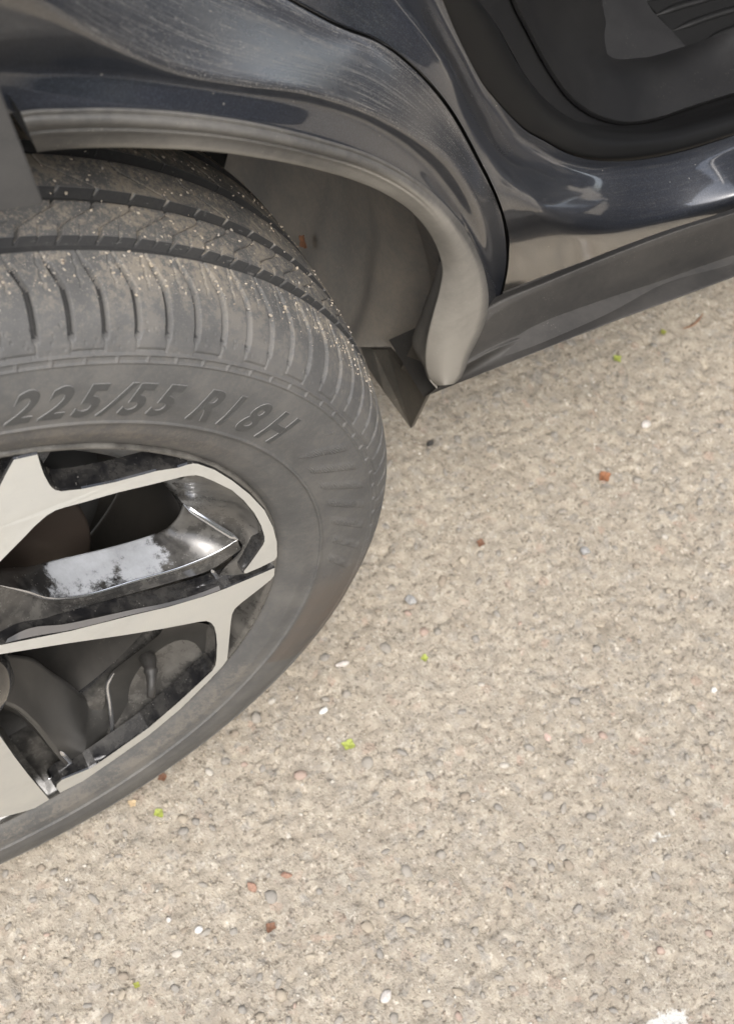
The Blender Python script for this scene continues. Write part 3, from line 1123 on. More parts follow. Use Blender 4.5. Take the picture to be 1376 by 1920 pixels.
def blade_set(hb, md, rd, lf, film=None):
    """upper facet (from the hole edge to the ridge) and front face of one black spoke"""
    top = [trace([(u, v - 1, y + .03) for u, v, y in hb]), trace(hb)]
    rows = [resample(x, 70) for x in top]
    rows += [resample(trace(md), 70)] if md else [resample(trace(hb), 70) * .5 + resample(trace(rd), 70) * .5 + np.array([0, .004, 0])]
    rows.append(resample(trace(rd), 70))
    up = np.concatenate([np.array(rows[:2])[:1], loft3(rows[1:], 70, 8)])
    me1 = np_mesh("spoke_blade", up.reshape(-1, 3), grid_faces(*up.shape[:2]), True)
    dust_attr(me1, np.broadcast_to(.15 + .35 * ss_((np.linspace(0, 1, 70) - .75) / .15), up.shape[:2]))
    w = np.zeros(up.shape[:2])
    if film:
        u = resample(np.array(hb), 70)[:, 0]
        w[1:] = ss_((u - film[0]) / 70) * ss_((film[1] - u) / 80)
        w[1:] *= (1 - .35 * np.linspace(0, 1, up.shape[0] - 1))[:, None]
    dust_attr(me1, w, "film")
    rd2 = [(u + 2, v + 9, y - .001) for u, v, y in rd]
    lb = [(u, v + 8, -.062) for u, v, y in lf]
    return me1, strips("spoke_blade", [rd, rd2, lf, lb], GLOSS, wheel, dust=.35)


bl_me, bl2_me = blade_set(HB, None, RD, LF, (45, 318))
HB1 = [(-60, 1205, -.090), (-20, 1218, -.086), (20, 1228, -.081), (57, 1234, -.076), (95, 1260, -.072), (130, 1283, -.069), (158, 1307, -.067), (172, 1316, -.067), (187, 1308, -.067), (200, 1279, -.068)]
MD1 = [(-60, 1255, -.098), (-10, 1266, -.094), (20, 1275, -.091), (55, 1296, -.088), (95, 1334, -.086), (130, 1366, -.087), (165, 1388, -.088), (190, 1395, -.089), (212, 1395, -.090)]
RD1 = [(-70, 1300, -.108), (-20, 1304, -.105), (0, 1311, -.103), (30, 1322, -.101), (65, 1351, -.099), (100, 1394, -.097), (118, 1416, -.096), (132, 1430, -.0955), (144, 1440, -.095)]
LF1 = [(u - 7, v + 6, y - .003) for u, v, y in RD1]
b1_me, b12_me = blade_set(HB1, MD1, RD1, LF1)
dust_attr_set = b1_me.attributes['dust'].data.foreach_set('value', np.full(len(b1_me.vertices), .04, np.float32))
# end wall of the recess: from the rounded hole end up to the machined arm
EI = [(322, 906, -.086), (336, 920, -.076), (344, 944, -.069), (365, 960, -.076), (400, 983, -.084), (430, 1002, -.090), (447, 1012, -.094), (454, 1029, -.096), (440, 1046, -.097), (420, 1066, -.098), (410, 1084, -.098), (415, 1098, -.099)]
EM = [(342, 898, -.096), (385, 915, -.088), (415, 938, -.086), (440, 960, -.087), (458, 985, -.090), (470, 1003, -.094), (474, 1012, -.096), (474, 1025, -.098), (462, 1042, -.099), (449, 1062, -.100), (440, 1078, -.101), (440, 1093, -.101)]
EO = [(350, 888, -.099), (403, 901, -.098), (437, 918, -.098), (459, 938, -.099), (479, 962, -.1005), (492, 987, -.1015), (497, 1006, -.102), (496, 1020, -.102), (484, 1040, -.102), (470, 1062, -.102), (466, 1080, -.102), (478, 1081, -.102)]
EIw = [(u, v + 2, y + .035) for u, v, y in EI]
me_end = bpy.data.meshes.new("spoke_web")
Vend = loft3([trace(EI), trace(EM), trace(EO)], 50, 8)
end_me = np_mesh("spoke_web", Vend.reshape(-1, 3), grid_faces(*Vend.shape[:2]), True)
dust_attr(end_me, np.linspace(.25, 1.0, Vend.shape[0])[:, None] * np.ones((1, Vend.shape[1])))
WI = [(214, 1256, -.070), (206, 1266, -.069), (203, 1290, -.071), (206, 1320, -.076), (209, 1345, -.081), (213, 1395, -.090), (197, 1424, -.094), (170, 1437, -.0945), (144, 1443, -.095), (118, 1460, -.098)]
WM = [(292, 1196, -.080), (320, 1200, -.074), (335, 1218, -.073), (338, 1242, -.075), (325, 1270, -.078), (295, 1312, -.082), (262, 1350, -.086), (225, 1385, -.090), (178, 1422, -.096), (122, 1458, -.099)]
WO = [(306, 1179, -.102), (374, 1168, -.099), (399, 1176, -.099), (406, 1212, -.1), (403, 1248, -.1005), (380, 1273, -.1005), (337, 1313, -.1005), (279, 1363, -.1005), (216, 1408, -.101), (122, 1459, -.101)]
web1 = loft3([trace(WI), trace(WM), trace(WO)], 50, 8)
web1_me = np_mesh("spoke_web", web1.reshape(-1, 3), grid_faces(*web1.shape[:2]), True)
dust_attr(web1_me, np.full(len(web1_me.vertices), .06))
for nm, me in (("spoke_blade", b1_me), ("spoke_blade", b12_me), ("spoke_web", web1_me)):
    me.materials.append(SATIN)
    obj(nm, me, None, wheel)
for nm, me in (("spoke_blade", bl_me), ("spoke_blade", bl2_me), ("spoke_web", end_me)):
    me.materials.append(GLOSS)
    obj(nm, me, None, wheel)
    base = np.array([v.co[:] for v in me.vertices])
    for k in range(2, 5):
        m2 = me.copy()
        m2.vertices.foreach_set("co", rot_sector(base, k).astype(np.float32).ravel())
        m2.update()
        obj(nm, m2, None, wheel)
# sky highlights along the black blade edges, put in as bright metal strips
EDGE_HL = simple("edge_highlight", (0.75, 0.76, 0.78), 0.18, 0.9)
CHAM = simple("chamfer_highlight", (0.30, 0.30, 0.31), 0.2, 0.7)


def edge_strip(pts, w, k=0):
    P = resample(trace(pts), 40)
    P = rot_sector(P, k)
    n = len(P)
    t = np.gradient(P, axis=0)
    t /= np.linalg.norm(t, axis=1)[:, None]
    V = []
    a = np.linspace(0, 2 * np.pi, 7)[:-1]
    up = np.array([0, 1.0, 0])
    for i in range(n):
        s = np.cross(t[i], up)
        s /= np.linalg.norm(s)
        b = np.cross(s, t[i])
        taper = min(1, .25 + 6 * min(i, n - 1 - i) / n)
        V.append([P[i] + w * taper * (math.cos(q) * s + math.sin(q) * b) for q in a])
    V = np.array(V)
    V = np.concatenate([V, V[:, :1]], 1)
    grid("spoke_edge", V, EDGE_HL, wheel)


for k in (0, 2, 3, 4):
    edge_strip(RD[1:], .0010, k)
    edge_strip([(344, 944, -.0685), (370, 963, -.077), (410, 990, -.087), (446, 1012, -.0945)], .0023, k)
    edge_strip([(396, 1068, -.0985), (408, 1084, -.0990), (413, 1095, -.0995)], .0014, k)
edge_strip([(214, 1262, -.0695), (203, 1280, -.0700), (206, 1320, -.077), (209, 1345, -.0815), (212, 1394, -.0905)], .0018)
edge_strip([(112, 1409, -.0975), (130, 1428, -.0965), (144, 1441, -.0960)], .0017)
edge_strip([(144, 1441, -.0960), (120, 1450, -.0965), (90, 1462, -.0970)], .0009)
edge_strip([(142, 884, -.0830), (150, 880, -.0830), (240, 878, -.0830), (330, 877, -.0840)], .0005)
# sky sheen on the chamfer beside the slot, put in as a paler metal
cham0 = [(10, 1206), (60, 1194), (130, 1182), (250, 1152), (315, 1137), (381, 1118), (413, 1106)]
cham1 = [(14, 1198), (40, 1184), (125, 1170), (250, 1143), (315, 1130), (381, 1110), (411, 1098)]
ca_ = resample(np.array([onface(u, v, -.0004) for u, v in cham0]), 40)
cb_ = resample(np.array([onface(u, v, .0012) for u, v in cham1]), 40)
grid("spoke_edge", np.array([ca_, cb_]), CHAM, wheel)

# brake disc, hub and plates
def turned(name, prof, mat, parent, n=96):
    a = np.linspace(0, 2 * np.pi, n, endpoint=False)
    p = np.array(prof)
    V = np.stack([p[None, :, 1] * np.cos(a)[:, None], np.broadcast_to(p[:, 0], (n, len(p))), p[None, :, 1] * np.sin(a)[:, None] + RZ], -1)
    return grid(name, V, mat, parent, wrap=True)


turned("brake_disc", [(-.02, .07), (-.032, .075), (-.0325, .138), (-.031, .1405), (-.011, .1405), (-.010, .07)], DISC, wheel)
turned("dust_shield", [(.004, .03), (.004, .150), (.010, .165), (.03, .170)], STEEL, wheel)
turned("hub", [(-.118, .0), (-.119, .03), (-.116, .048), (-.108, .056), (-.06, .060), (-.03, .068)], GLOSS, wheel)
turned("barrel_back", [(.03, .05), (.03, .17), (.04, .203)], DARK, wheel)

# tyre valve with its sensor block in the lower pocket
vv = [aty(274, 1228, -.070), aty(281, 1248, -.083), aty(284, 1270, -.092), aty(284, 1289, -.098), aty(283, 1306, -.102)]
vr = [.0062, .0062, .0042, .0036, .0030]
Vv = []
aa = np.linspace(0, 2 * np.pi, 17)
pts = resample(np.array(vv), 25)
rad = np.interp(np.linspace(0, 1, 25), np.linspace(0, 1, 5), vr)
rad[12:14] *= 1.25
tt = np.gradient(pts, axis=0)
for i in range(25):
    t_ = tt[i] / np.linalg.norm(tt[i])
    s_ = np.cross(t_, [0, 1, 0.2])
    s_ /= np.linalg.norm(s_)
    b_ = np.cross(t_, s_)
    Vv.append([pts[i] + rad[i] * (math.cos(q) * s_ + math.sin(q) * b_) for q in aa])
Vv.append([pts[-1] for q in aa])
grid("valve_stem", np.array(Vv), DARK, wheel)

# grit lodged on the tread
cs, ss = [], []
for _ in range(1500):
    th = random.uniform(20, 80)
    y = random.choice([random.uniform(-.068, .075), random.uniform(-.05, .05), random.gauss(-.072, .006)])
    if min(abs(y + .054), abs(y + .0215), abs(y - .013), abs(y - .048)) < .0055 and random.random() < .9: continue
    r = float(np.interp(y, PROF[9:20, 0], PROF[9:20, 1]))
    s = random.choice([.0003, .0004, .0005, .0006, .0008, .0014])
    if y < -.066: s *= .8
    a = math.radians(th)
    cs.append((r * math.cos(a), y, r * math.sin(a) + RZ))
    ss.append(s)
joined_bits("grit", cs, ss, [SM[2], SM[3], SM[2], SM[6], SM[0]], wheel)

# ---- arch trim
TE = [(38, 208, -.076), (60, 205, -.076), (130, 202, -.075), (200, 201, -.075), (300, 205, -.073), (400, 216, -.070), (500, 233, -.066), (600, 258, -.060), (700, 291, -.053), (780, 336, -.047), (850, 400, -.041), (888, 457, -.037), (910, 515, -.034), (916, 562, -.033), (908, 608, -.033), (894, 640, -.034), (880, 668, -.035), (872, 692, -.036), (864, 708, -.036), (851, 720, -.036)]
BE = [(70, 285, -.064), (90, 282, -.065), (150, 277.5, -.068), (220, 276, -.070), (300, 278, -.074), (400, 284, -.073), (500, 298, -.068), (600, 319, -.058), (670, 340, -.052), (720, 362, -.047), (775, 400, -.040), (805, 437, -.036), (822, 473, -.033), (829, 505, -.031), (824, 542, -.030), (812, 587, -.029), (800, 638, -.028), (797, 668, -.028), (799, 693, -.029), (806, 711, -.031), (820, 723, -.034)]
n = 150
te, be = resample(TE, n), resample(BE, n)
tw = np.linspace(0, 1, n)
fr_rows = [(0.0, .012), (0.0, .0), (.03, -.0026), (.10, -.0034), (.14, -.0020), (.17, -.0042), (.28, -.0066), (.40, -.0070), (.47, -.0058), (.50, -.0040), (.535, -.0046), (.57, -.0056), (.61, -.0040), (.72, -.0030), (.86, -.0022), (.96, -.0012), (1.0, .0), (.985, .010), (.95, .03)]
rows = []
for f, dy in fr_rows:
    uvv = te * (1 - f) + be * f
    if 0 < dy and f < .5 or dy > .02:
        off = np.full(n, dy)
    else:
        fade = np.clip((845 - te[:, 0]) / 110, 0, 1) * (np.arange(n) < n * .75)
        off = dy * fade + (1 - fade) * -.0065 * math.sin(math.pi * min(f, 1)) if dy <= 0 else np.full(n, dy)
    rows.append([aty(p[0], p[1], p[2] + o_) for p, o_ in zip(uvv, off)])
trimV = np.array(rows)
tr = grid("arch_trim", trimV, TRIM, car)
fr_ = np.array([f for f, d in fr_rows])[:, None] * np.ones((1, n))
al_ = np.linspace(0, 1, n)[None, :] * np.ones((len(fr_rows), 1))
low_ = ss_((fr_ - .82) / .12) * ss_((al_ - .03) / .12) * .75
wide_ = ss_((fr_ - np.interp(al_, [.4, .6, .8], [.62, .35, .05])) / .12) * ss_((al_ - .38) / .25) * .7
dust_attr(tr.data, np.maximum(low_, wide_) * (fr_ <= 1))
# squared end by the panel
e = trimV[1:15, 0]
eb = e + np.array([-.002, .022, 0])
grid("trim_end", np.stack([e, eb]), HOLE, tr)

# return face of the broad lower end
crest = [p for p in BE if p[1] > 480]
F4 = [(824, 478, -.020), (812, 530, -.012), (797, 570, -.006), (785, 604, -.003), (774, 632, -.001), (772, 645, -.001), (783, 661, -.006), (793, 676, -.013), (800, 700, -.024), (815, 720, -.033)]
c_, f_ = resample(trace(crest), 40), resample(trace(F4), 40)
bulge_ = (c_ * .55 + f_ * .45) + np.array([-.001, -.003, 0])
ft = grid("trim_foot", loft3([c_, bulge_, f_, f_ + np.array([.012, .012, 0])], 40, 6), TRIM, tr)
dust_attr(ft.data, np.full(len(ft.data.vertices), .35))
# dark lip hanging on the edge of the trim towards the sill
L0 = [(906, 590, -.026), (896, 622, -.022), (888, 648, -.020), (880, 676, -.020)]
L1 = [(884, 640, -.030), (878, 650, -.032), (872, 664, -.033), (868, 676, -.034)]
grid("trim_lip", np.array([resample(trace(L0), 14), resample(trace(L1), 14)]), TRIM, tr)

# ---- wheel arch liner (felt), flap
nt, ny = 90, 60
ang = np.radians(np.linspace(118, -16, nt))
ys = np.linspace(-.055, .34, ny)
AA, YY = np.meshgrid(ang, ys, indexing='ij')
AA = np.maximum(AA, np.radians(np.clip(1 - 130 * np.maximum(YY, -.002), -22, 3)))
deg = np.degrees(AA)
y_lo = np.interp(deg, [-20, 10, 30, 60, 120], [.008, .004, -.012, -.040, -.060])
YY = np.maximum(YY, y_lo)
RR = 0.436 + .004 * np.sin(YY * 70 + AA * 4) + .0045 * (vnoise(AA * .43, YY, .05, 9) - .5) + .016 * np.exp(-((YY - .055 - .04 * (AA - .1)) / .016) ** 2) - .008 * np.exp(-((YY - .10 - .03 * AA) / .018) ** 2) + .006 * np.exp(-((YY - .16) / .02) ** 2)
low = np.stack([RR * np.cos(AA), YY, RR * np.sin(AA) + RZ], -1)
lin = grid("arch_liner", low, LINER, car, flip=True)
# the wall behind
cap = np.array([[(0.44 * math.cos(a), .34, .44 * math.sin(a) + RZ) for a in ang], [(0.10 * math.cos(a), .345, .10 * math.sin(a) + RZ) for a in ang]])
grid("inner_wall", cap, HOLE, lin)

fl = [aty(672, 640, .105), aty(700, 655, .085), aty(726, 655, .070), aty(752, 690, .030), aty(775, 640, .020), aty(803, 700, .004), aty(806, 730, .004), aty(770, 803, .024), aty(720, 735, .058), aty(690, 690, .085)]
me = bpy.data.meshes.new("mud_flap")
c0 = [Vector((p[1], p[2], 0)) for p in fl]
tri = tessellate_polygon([c0])
nfl = len(fl)
back = [p + np.array([.004, .001, 0]) for p in fl]
fs = [list(t) for t in tri] + [[i + nfl for i in t[::-1]] for t in tri] + [[i, (i + 1) % nfl, (i + 1) % nfl + nfl, i + nfl] for i in range(nfl)]
me.from_pydata([tuple(p) for p in fl + back], [], fs)
me.update()
obj("mud_flap", me, FLAP, car)

# ---- painted body round the arch: rows from the trim outwards / upwards
K0 = [(-60, 216, -.070), (38, 210, -.068), (130, 204, -.067), (300, 208, -.066), (400, 219, -.063), (500, 236, -.059), (600, 261, -.053), (700, 294, -.047), (780, 339, -.041), (850, 403, -.035), (888, 460, -.031), (910, 518, -.028), (915, 568, -.027), (900, 625, -.026)]
K1 = [(-60, 124, -.067), (0, 128, -.064), (140, 133, -.059), (300, 146, -.057), (400, 160, -.054), (500, 174, -.050), (600, 191, -.045), (700, 228, -.039), (780, 285, -.032), (850, 375, -.025), (885, 440, -.021), (912, 510, -.015), (921, 565, -.008), (908, 625, -.002)]
K2 = [(-120, -90, -.101), (-30, -60, -.093), (75, 0, -.081), (200, 80, -.069), (330, 138, -.0610), (450, 160, -.0570), (560, 173, -.0535), (690, 214, -.046), (770, 255, -.041), (843, 305, -.036), (890, 380, -.030), (920, 480, -.017), (928, 560, -.004), (916, 625, .003)]
K3 = [(-60, -260, -.002), (60, -220, .002), (200, -170, .006), (320, -120, .009), (430, -60, .010), (540, 0, .008), (640, 53, .002), (713, 82, -.004), (770, 125, -.009), (830, 192, -.012), (890, 294, -.0125), (942, 413, -.011), (949, 480, -.004), (926, 600, .006)]
k0, k1, k2, k3 = (trace(x) for x in (K0, K1, K2, K3))
bf = depth_field([K0, K1, K2, K3], 4, 14)
body = panel_on([resample(np.array(k, float), 240)[:, :2] for k in (K0, K1, K2, K3)], bf, 18)
nr, nc = body.shape[:2]
buv = np.stack(np.broadcast_arrays(np.linspace(0, 1, nc)[None, :], np.linspace(0, 1, nr)[:, None]), -1)
bp_ = grid("body_panel", body, PAINT, car, uv=buv)
rr_, cc_ = np.meshgrid(np.linspace(0, 1, nr), np.linspace(0, 1, nc), indexing='ij')
dm = np.clip((rr_ - .60) / .10, 0, 1) * (1 - .55 * np.clip((cc_ - .6) / .2, 0, 1)) + .10
dm += .45 * np.clip((rr_ - .93) / .07, 0, 1)
dm *= np.clip((cc_ - .12) / .12, .35, 1) * np.clip((.93 - cc_) / .1, .1, 1)
dust_attr(bp_.data, np.clip(dm, 0, 1))

# panel joint: narrow dark gap between the arch panel and the pillar
g1 = trace([(u + 1.5, v, y + .010) for u, v, y in K3])
K4 = [(u + (6 if u > 880 else 4), v - (3 if u < 900 else 0), y + .001) for u, v, y in K3]
k4 = trace(K4)
k3 = body[-1]
g1 = k3 + np.array([.0004, .010, 0])
k4 = np.array([k3[i] + .0022 * np.array([1, 0, .25]) for i in range(len(k3))])
jv = np.array([k3, g1, k4])
grid("panel_joint", jv, SEAL, car)

# pillar and sill panel: from the joint to the shut-line crease (C4), then the stepped shelf to the door seal
P4 = [(560, -260, .024), (620, -170, .020), (690, -70, .013), (742, 0, .007), (791, 47, .002), (826, 90, -.001), (855, 131, -.002), (873, 195, -.003), (902, 256, -.004), (931, 302, -.006), (960, 340, -.008), (989, 373, -.010), (1010, 392, -.012)]
# lower half: joint foot and cladding line against the crease along the sill
Q0 = [(948, 413, -.012), (955, 450, -.008), (953, 485, -.003), (944, 540, .003), (936, 578, .006), (976, 550, .006), (1092, 503, -.006), (1208, 457, -.017), (1300, 424, -.023), (1376, 401, -.024), (1480, 360, -.026), (1600, 315, -.028)]
Q1 = [(1010, 392, -.017), (1030, 403, -.018), (1049, 412, -.019), (1070, 420, -.020), (1092, 427, -.021), (1136, 434, -.022), (1179, 434, -.023), (1223, 427, -.025), (1267, 416, -.026), (1325, 398, -.027), (1400, 372, -.028), (1560, 310, -.030)]
def tucked(pts):
    """the sill side leans in towards its foot: plane y = .002 + .40 (.449 - .24 (x - .535) - z)"""
    out = []
    for u, v, _ in pts:
        w = ray(u, v)
        t = (.002 + .40 * (.449 - .24 * (CAM[0] - .535) - CAM[2]) - CAM[1]) / (w[1] + .40 * w[2] + .096 * w[0])
        out.append(CAM + w * t)
    return np.array(out)


def tuck_y(pts):
    return [(p[0], p[1], float(q[1])) for p, q in zip(pts, tucked(pts))]


Q0, Q1 = tuck_y(Q0), tuck_y(Q1)
K4a = [p for p in K4 if p[1] < 405]
K4a[-1] = (K4a[-1][0], K4a[-1][1], .5 * K4a[-1][2] + .5 * Q0[0][2])
P4 = P4[:-2] + [(989, 373, .5 * P4[-3][2] + .5 * Q1[0][2])]
LOW, UPP = K4a + Q0, P4 + Q1


# rows matched at the lower front corner of the opening
def res2(line_, k):
    a, b = trace(line_[:k + 1]), trace(line_[k:])
    whole = resample(trace(line_), 400)
    j = int(np.argmin(np.linalg.norm(whole - a[-1], axis=1)))
    return np.concatenate([resample(whole[:j + 1], 80), resample(whole[j:], 110)[1:]])


H5 = [(690, -260, 0.054), (740, -150, 0.052), (800, -40, 0.050), (840, 60, 0.049), (878, 140, 0.048), (901, 172, 0.047), (931, 212, 0.047), (960, 253, 0.047), (983, 272, 0.046), (1012, 284, 0.045), (1049, 303, 0.045), (1092, 313, 0.045), (1136, 313, 0.045), (1177, 306, 0.047), (1237, 297, 0.050), (1296, 283, 0.052), (1376, 258, 0.055), (1560, 205, 0.058)]
H6 = [(705, -268, 0.053), (755, -158, 0.051), (812, -46, 0.049), (852, 54, 0.048), (887, 125, 0.046), (907, 160, 0.045), (931, 189, 0.045), (960, 221, 0.045), (989, 247, 0.044), (1020, 264, 0.043), (1063, 287, 0.045), (1107, 299, 0.045), (1150, 302, 0.046), (1180, 301, 0.047), (1237, 293, 0.050), (1296, 279, 0.052), (1376, 254, 0.055), (1560, 200, 0.058)]
N = 189

H6 = list((u, v, y - .004) for u, v, y in H6)
sf = depth_field([LOW, UPP, H5, H6], 4, 26)


def px2(line_, u_, v_):
    P = resample(np.array(line_, float), 600)[:, :2]
    j = int(np.argmin(np.linalg.norm(P - np.array([u_, v_]), axis=1)))
    return np.concatenate([resample(P[:j + 1] + 0.0, 80, False), resample(P[j:] + 0.0, 110, False)[1:]])


shelf = panel_on([px2(LOW, 944, 413), px2(UPP, 1010, 392), px2(H5, 983, 272), px2(H6, 989, 247)], sf, 22)
h6 = shelf[-1]
nr, nc = shelf.shape[:2]
suv = np.stack(np.broadcast_arrays(np.linspace(0, 1, nc)[None, :], np.linspace(0, 1, nr)[:, None]), -1)
sp_ = grid("door_sill", shelf, PAINT, car, uv=suv)
dust_attr(sp_.data, np.full(nr * nc, .22))

# door seal bead
H7 = [(830, -300, 0.074), (862, -160, 0.077), (880, -60, 0.079), (897, 0, 0.080), (931, 44, 0.081), (960, 96, 0.082), (989, 145, 0.082), (1018, 180, 0.082), (1040, 201, 0.082), (1078, 224, 0.080), (1121, 237, 0.079), (1177, 241, 0.078), (1237, 236, 0.080), (1296, 220, 0.082), (1376, 196, 0.084), (1560, 150, 0.086)]
h7 = res2(H7, 7)
up_ = np.array([0, -.004, .011])
seal = loft3([h6 + np.array([0, .004, -.004]), h6 + np.array([0, .001, .004]), h6 * .62 + h7 * .38 + up_, h6 * .30 + h7 * .70 + up_ * .9, h7 + np.array([0, .002, -.001]), h7 + np.array([.001, .010, -.006])], N, 6)
grid("door_seal", seal, SEAL, car)

# inside: scuff plate with a step, kick panel, lit trim wedge, ribbed mat
S0 = h7 + np.array([.002, .003, -.003])
S1c = [(905, -300, 0.094), (925, -160, 0.102), (945, -60, 0.106), (965, 0, 0.108), (990, 50, 0.110), (1016, 100, 0.110), (1040, 140, 0.109), (1066, 175, 0.107), (1095, 200, 0.105), (1130, 218, 0.103), (1177, 228, 0.101), (1226, 221, 0.102), (1296, 198, 0.104), (1376, 173, 0.106), (1560, 120, 0.108)]
S2c = [(970, -300, 0.130), (985, -160, 0.137), (1000, -60, 0.145), (1015, 0, 0.147), (1035, 40, 0.149), (1055, 75, 0.147), (1078, 105, 0.143), (1104, 128, 0.139), (1135, 143, 0.135), (1170, 148, 0.132), (1215, 148, 0.131), (1260, 141, 0.130), (1320, 126, 0.130), (1376, 110, 0.130), (1560, 60, 0.130)]
S3c = [(1150, -300, .25), (1155, -160, .24), (1160, -60, .235), (1165, 0, .225), (1165, 30, .215), (1162, 60, .205), (1160, 80, .195), (1160, 97, .185), (1170, 104, .178), (1190, 105, .170), (1225, 101, .166), (1270, 90, .160), (1330, 70, .154), (1376, 55, .150), (1560, 3, .137)]
s1, s2, s3 = res2(S1c, 6), res2(S2c, 5), res2(S3c, 5)
s1b = s1 + np.array([0, .002, -.006])
grid("scuff_plate", loft3([S0, s1b, s1b + np.array([0, .001, .001])], N, 5), SCUFF, car)
grid("scuff_plate_top", loft3([s1 + np.array([0, .0005, -.004]), s1, s1 * .9 + s2 * .1 + np.array([0, 0, .0005]), s2, s3], N, 8), SCUFF, car)
# wedge of the moulded trim, its lit side put in as a lighter colour
Wd = [(1108, -40), (1116, 40), (1126, 112), (1172, 113), (1232, 104), (1288, 88), (1255, 52), (1224, 20), (1185, -40)]
wy = [.215, .200, .170, .166, .162, .158, .185, .205, .235]
wp = [aty(u, v, y) for (u, v), y in zip(Wd, wy)]
bm = bmesh.new()
vsb = [bm.verts.new(p) for p in wp]
cc = bm.verts.new(aty(1175, 60, .192) + np.array([0, -.006, .008]))
for i in range(len(vsb)):
    bm.faces.new((vsb[i], vsb[(i + 1) % len(vsb)], cc))
bmesh.ops.subdivide_edges(bm, edges=bm.edges[:], cuts=3, smooth=.4)
for f in bm.faces: f.smooth = True
me = bpy.data.meshes.new("lit_trim_wedge")
bm.to_mesh(me)
bm.free()
obj("lit_trim_wedge", me, CARPET_LIT_TRIM, car)
# floor mat with its long ribs
mA, mB, mC = aty(1225, 18, .225), aty(1290, 92, .180), aty(1560, 10, .170)
mn = np.cross(mB - mA, mC - mA)
mn /= np.linalg.norm(mn)
if mn[2] < 0: mn = -mn


def onmat(u, v, lift=0.0):
    w = ray(u, v)
    t = np.dot(mA + mn * lift - CAM, mn) / np.dot(w, mn)
    return CAM + w * t


mc = [onmat(u, v) for u, v in ((1130, -140), (1195, -20), (1225, 18), (1258, 55), (1290, 92), (1400, 62), (1560, 10), (1500, -200))]
me = bpy.data.meshes.new("floor_mat")
me.from_pydata([tuple(p) for p in mc], [], [list(range(len(mc)))])
mt = obj("floor_mat", me, MATR, car)


def bar(name, pts, r, mat, parent, seg=10):
    P = resample(np.array(pts), 24)
    t = np.gradient(P, axis=0)
    t /= np.linalg.norm(t, axis=1)[:, None]
    a = np.linspace(0, 2 * np.pi, seg + 1)
    V = []
    for i in range(len(P)):
        sd = np.cross(t[i], mn)
        k = min(1, .1 + i / 4)
        V.append([P[i] + r * k * (1.5 * math.cos(x) * sd + math.sin(x) * mn) for x in a])
    return grid(name, np.array(V), mat, parent)


for rib in (((1160, -14), (1230, -45), (1330, -75)), ((1192, 6), (1262, -20), (1330, -45), (1420, -75)), ((1226, 29), (1270, 12), (1312, 0), (1400, -32)), ((1258, 58), (1300, 41), (1340, 27), (1400, 10), (1480, -16)), ((1318, 79), (1350, 63), (1400, 44), (1480, 16))):
    bar("mat_rib", [onmat(u, v) for u, v in rib], .0024, MATR, mt)

# ---- sill cladding
X0, X1 = .47, 1.6
C0 = [(905, 582, -.018), (918, 572, -.018), (945, 558, -.018), (976, 547, -.018), (1092, 500, -.019), (1208, 454, -.020), (1300, 421, -.021), (1376, 398, -.022), (1560, 322, -.024)]
C1 = [(884, 632, -.025), (900, 610, -.0235), (925, 588, -.022), (970, 563, -.0205), (1092, 512, -.0205), (1208, 466, -.0215), (1300, 433, -.0225), (1376, 409, -.0235), (1560, 334, -.0255)]
C2 = [(872, 676, -.030), (900, 660, -.028), (935, 643, -.026), (976, 628, -.025), (1121, 579, -.025), (1238, 529, -.026), (1310, 504, -.026), (1376, 483, -.027), (1560, 412, -.028)]
C3_ = [(866, 690, -.033), (896, 671, -.032), (935, 651, -.030), (976, 635, -.029), (1121, 584, -.029), (1238, 535, -.030), (1310, 510, -.030), (1376, 489, -.031), (1560, 419, -.031)]
C4_ = [(800, 742, -.012), (850, 722, -.026), (915, 696, -.040), (976, 672, -.046), (1150, 603, -.048), (1267, 560, -.048), (1320, 540, -.048), (1376, 519, -.048), (1560, 450, -.048)]
cl = [trace(c) for c in (C0, C1, C2, C3_, C4_)]
cb = cl[-1] + np.array([0, .06, -.002])
top = cl[0] + np.array([0, .014, -.016])
bev = (cl[1] * .12 + cl[0] * .88) + np.array([0, -.003, 0])
mid_ = cl[1] * .45 + cl[2] * .55 + np.array([0, .002, 0])
lipr = cl[4] + np.array([0, .004, -.006])
clV = ruled([top, cl[0], cl[1], cl[2], cl[3], cl[4], lipr, cb], 140, 8, 2, 60)
grid("sill_cladding", clV, CLAD, car)
# underside so nothing floats
und = np.array([[(.45, .05, .285), (1.7, .05, .235)], [(.45, .9, .30), (1.7, .9, .26)]])
grid("underbody", und, HOLE, car)

# ---- rear cladding panel at the left edge of the picture
bm = bmesh.new()
pp = [aty(80, 374, -.123), aty(81, 381, -.123), aty(77, 386, -.123), aty(68, 388, -.123), aty(0, 397, -.123), aty(-160, 425, -.125), aty(-420, 520, -.125)]
pp += [aty(-420, -150, -.125), aty(-130, -150, -.123), aty(-30, 100, -.123), aty(0, 166, -.123), aty(40, 270, -.123)]
front = [bm.verts.new(p) for p in pp]
f = bm.faces.new(front)
ext = bmesh.ops.extrude_face_region(bm, geom=[f])
vs = [x for x in ext['geom'] if isinstance(x, bmesh.types.BMVert)]
bmesh.ops.translate(bm, verts=vs, vec=(0, .016, 0))
bmesh.ops.recalc_face_normals(bm, faces=bm.faces)
bmesh.ops.bevel(bm, geom=[e for e in bm.edges], offset=.0014, segments=3, affect='EDGES', profile=.5)
for f in bm.faces: f.smooth = False
me = bpy.data.meshes.new("arch_cladding")
bm.to_mesh(me)
bm.free()
obj("arch_cladding", me, PANEL, car)

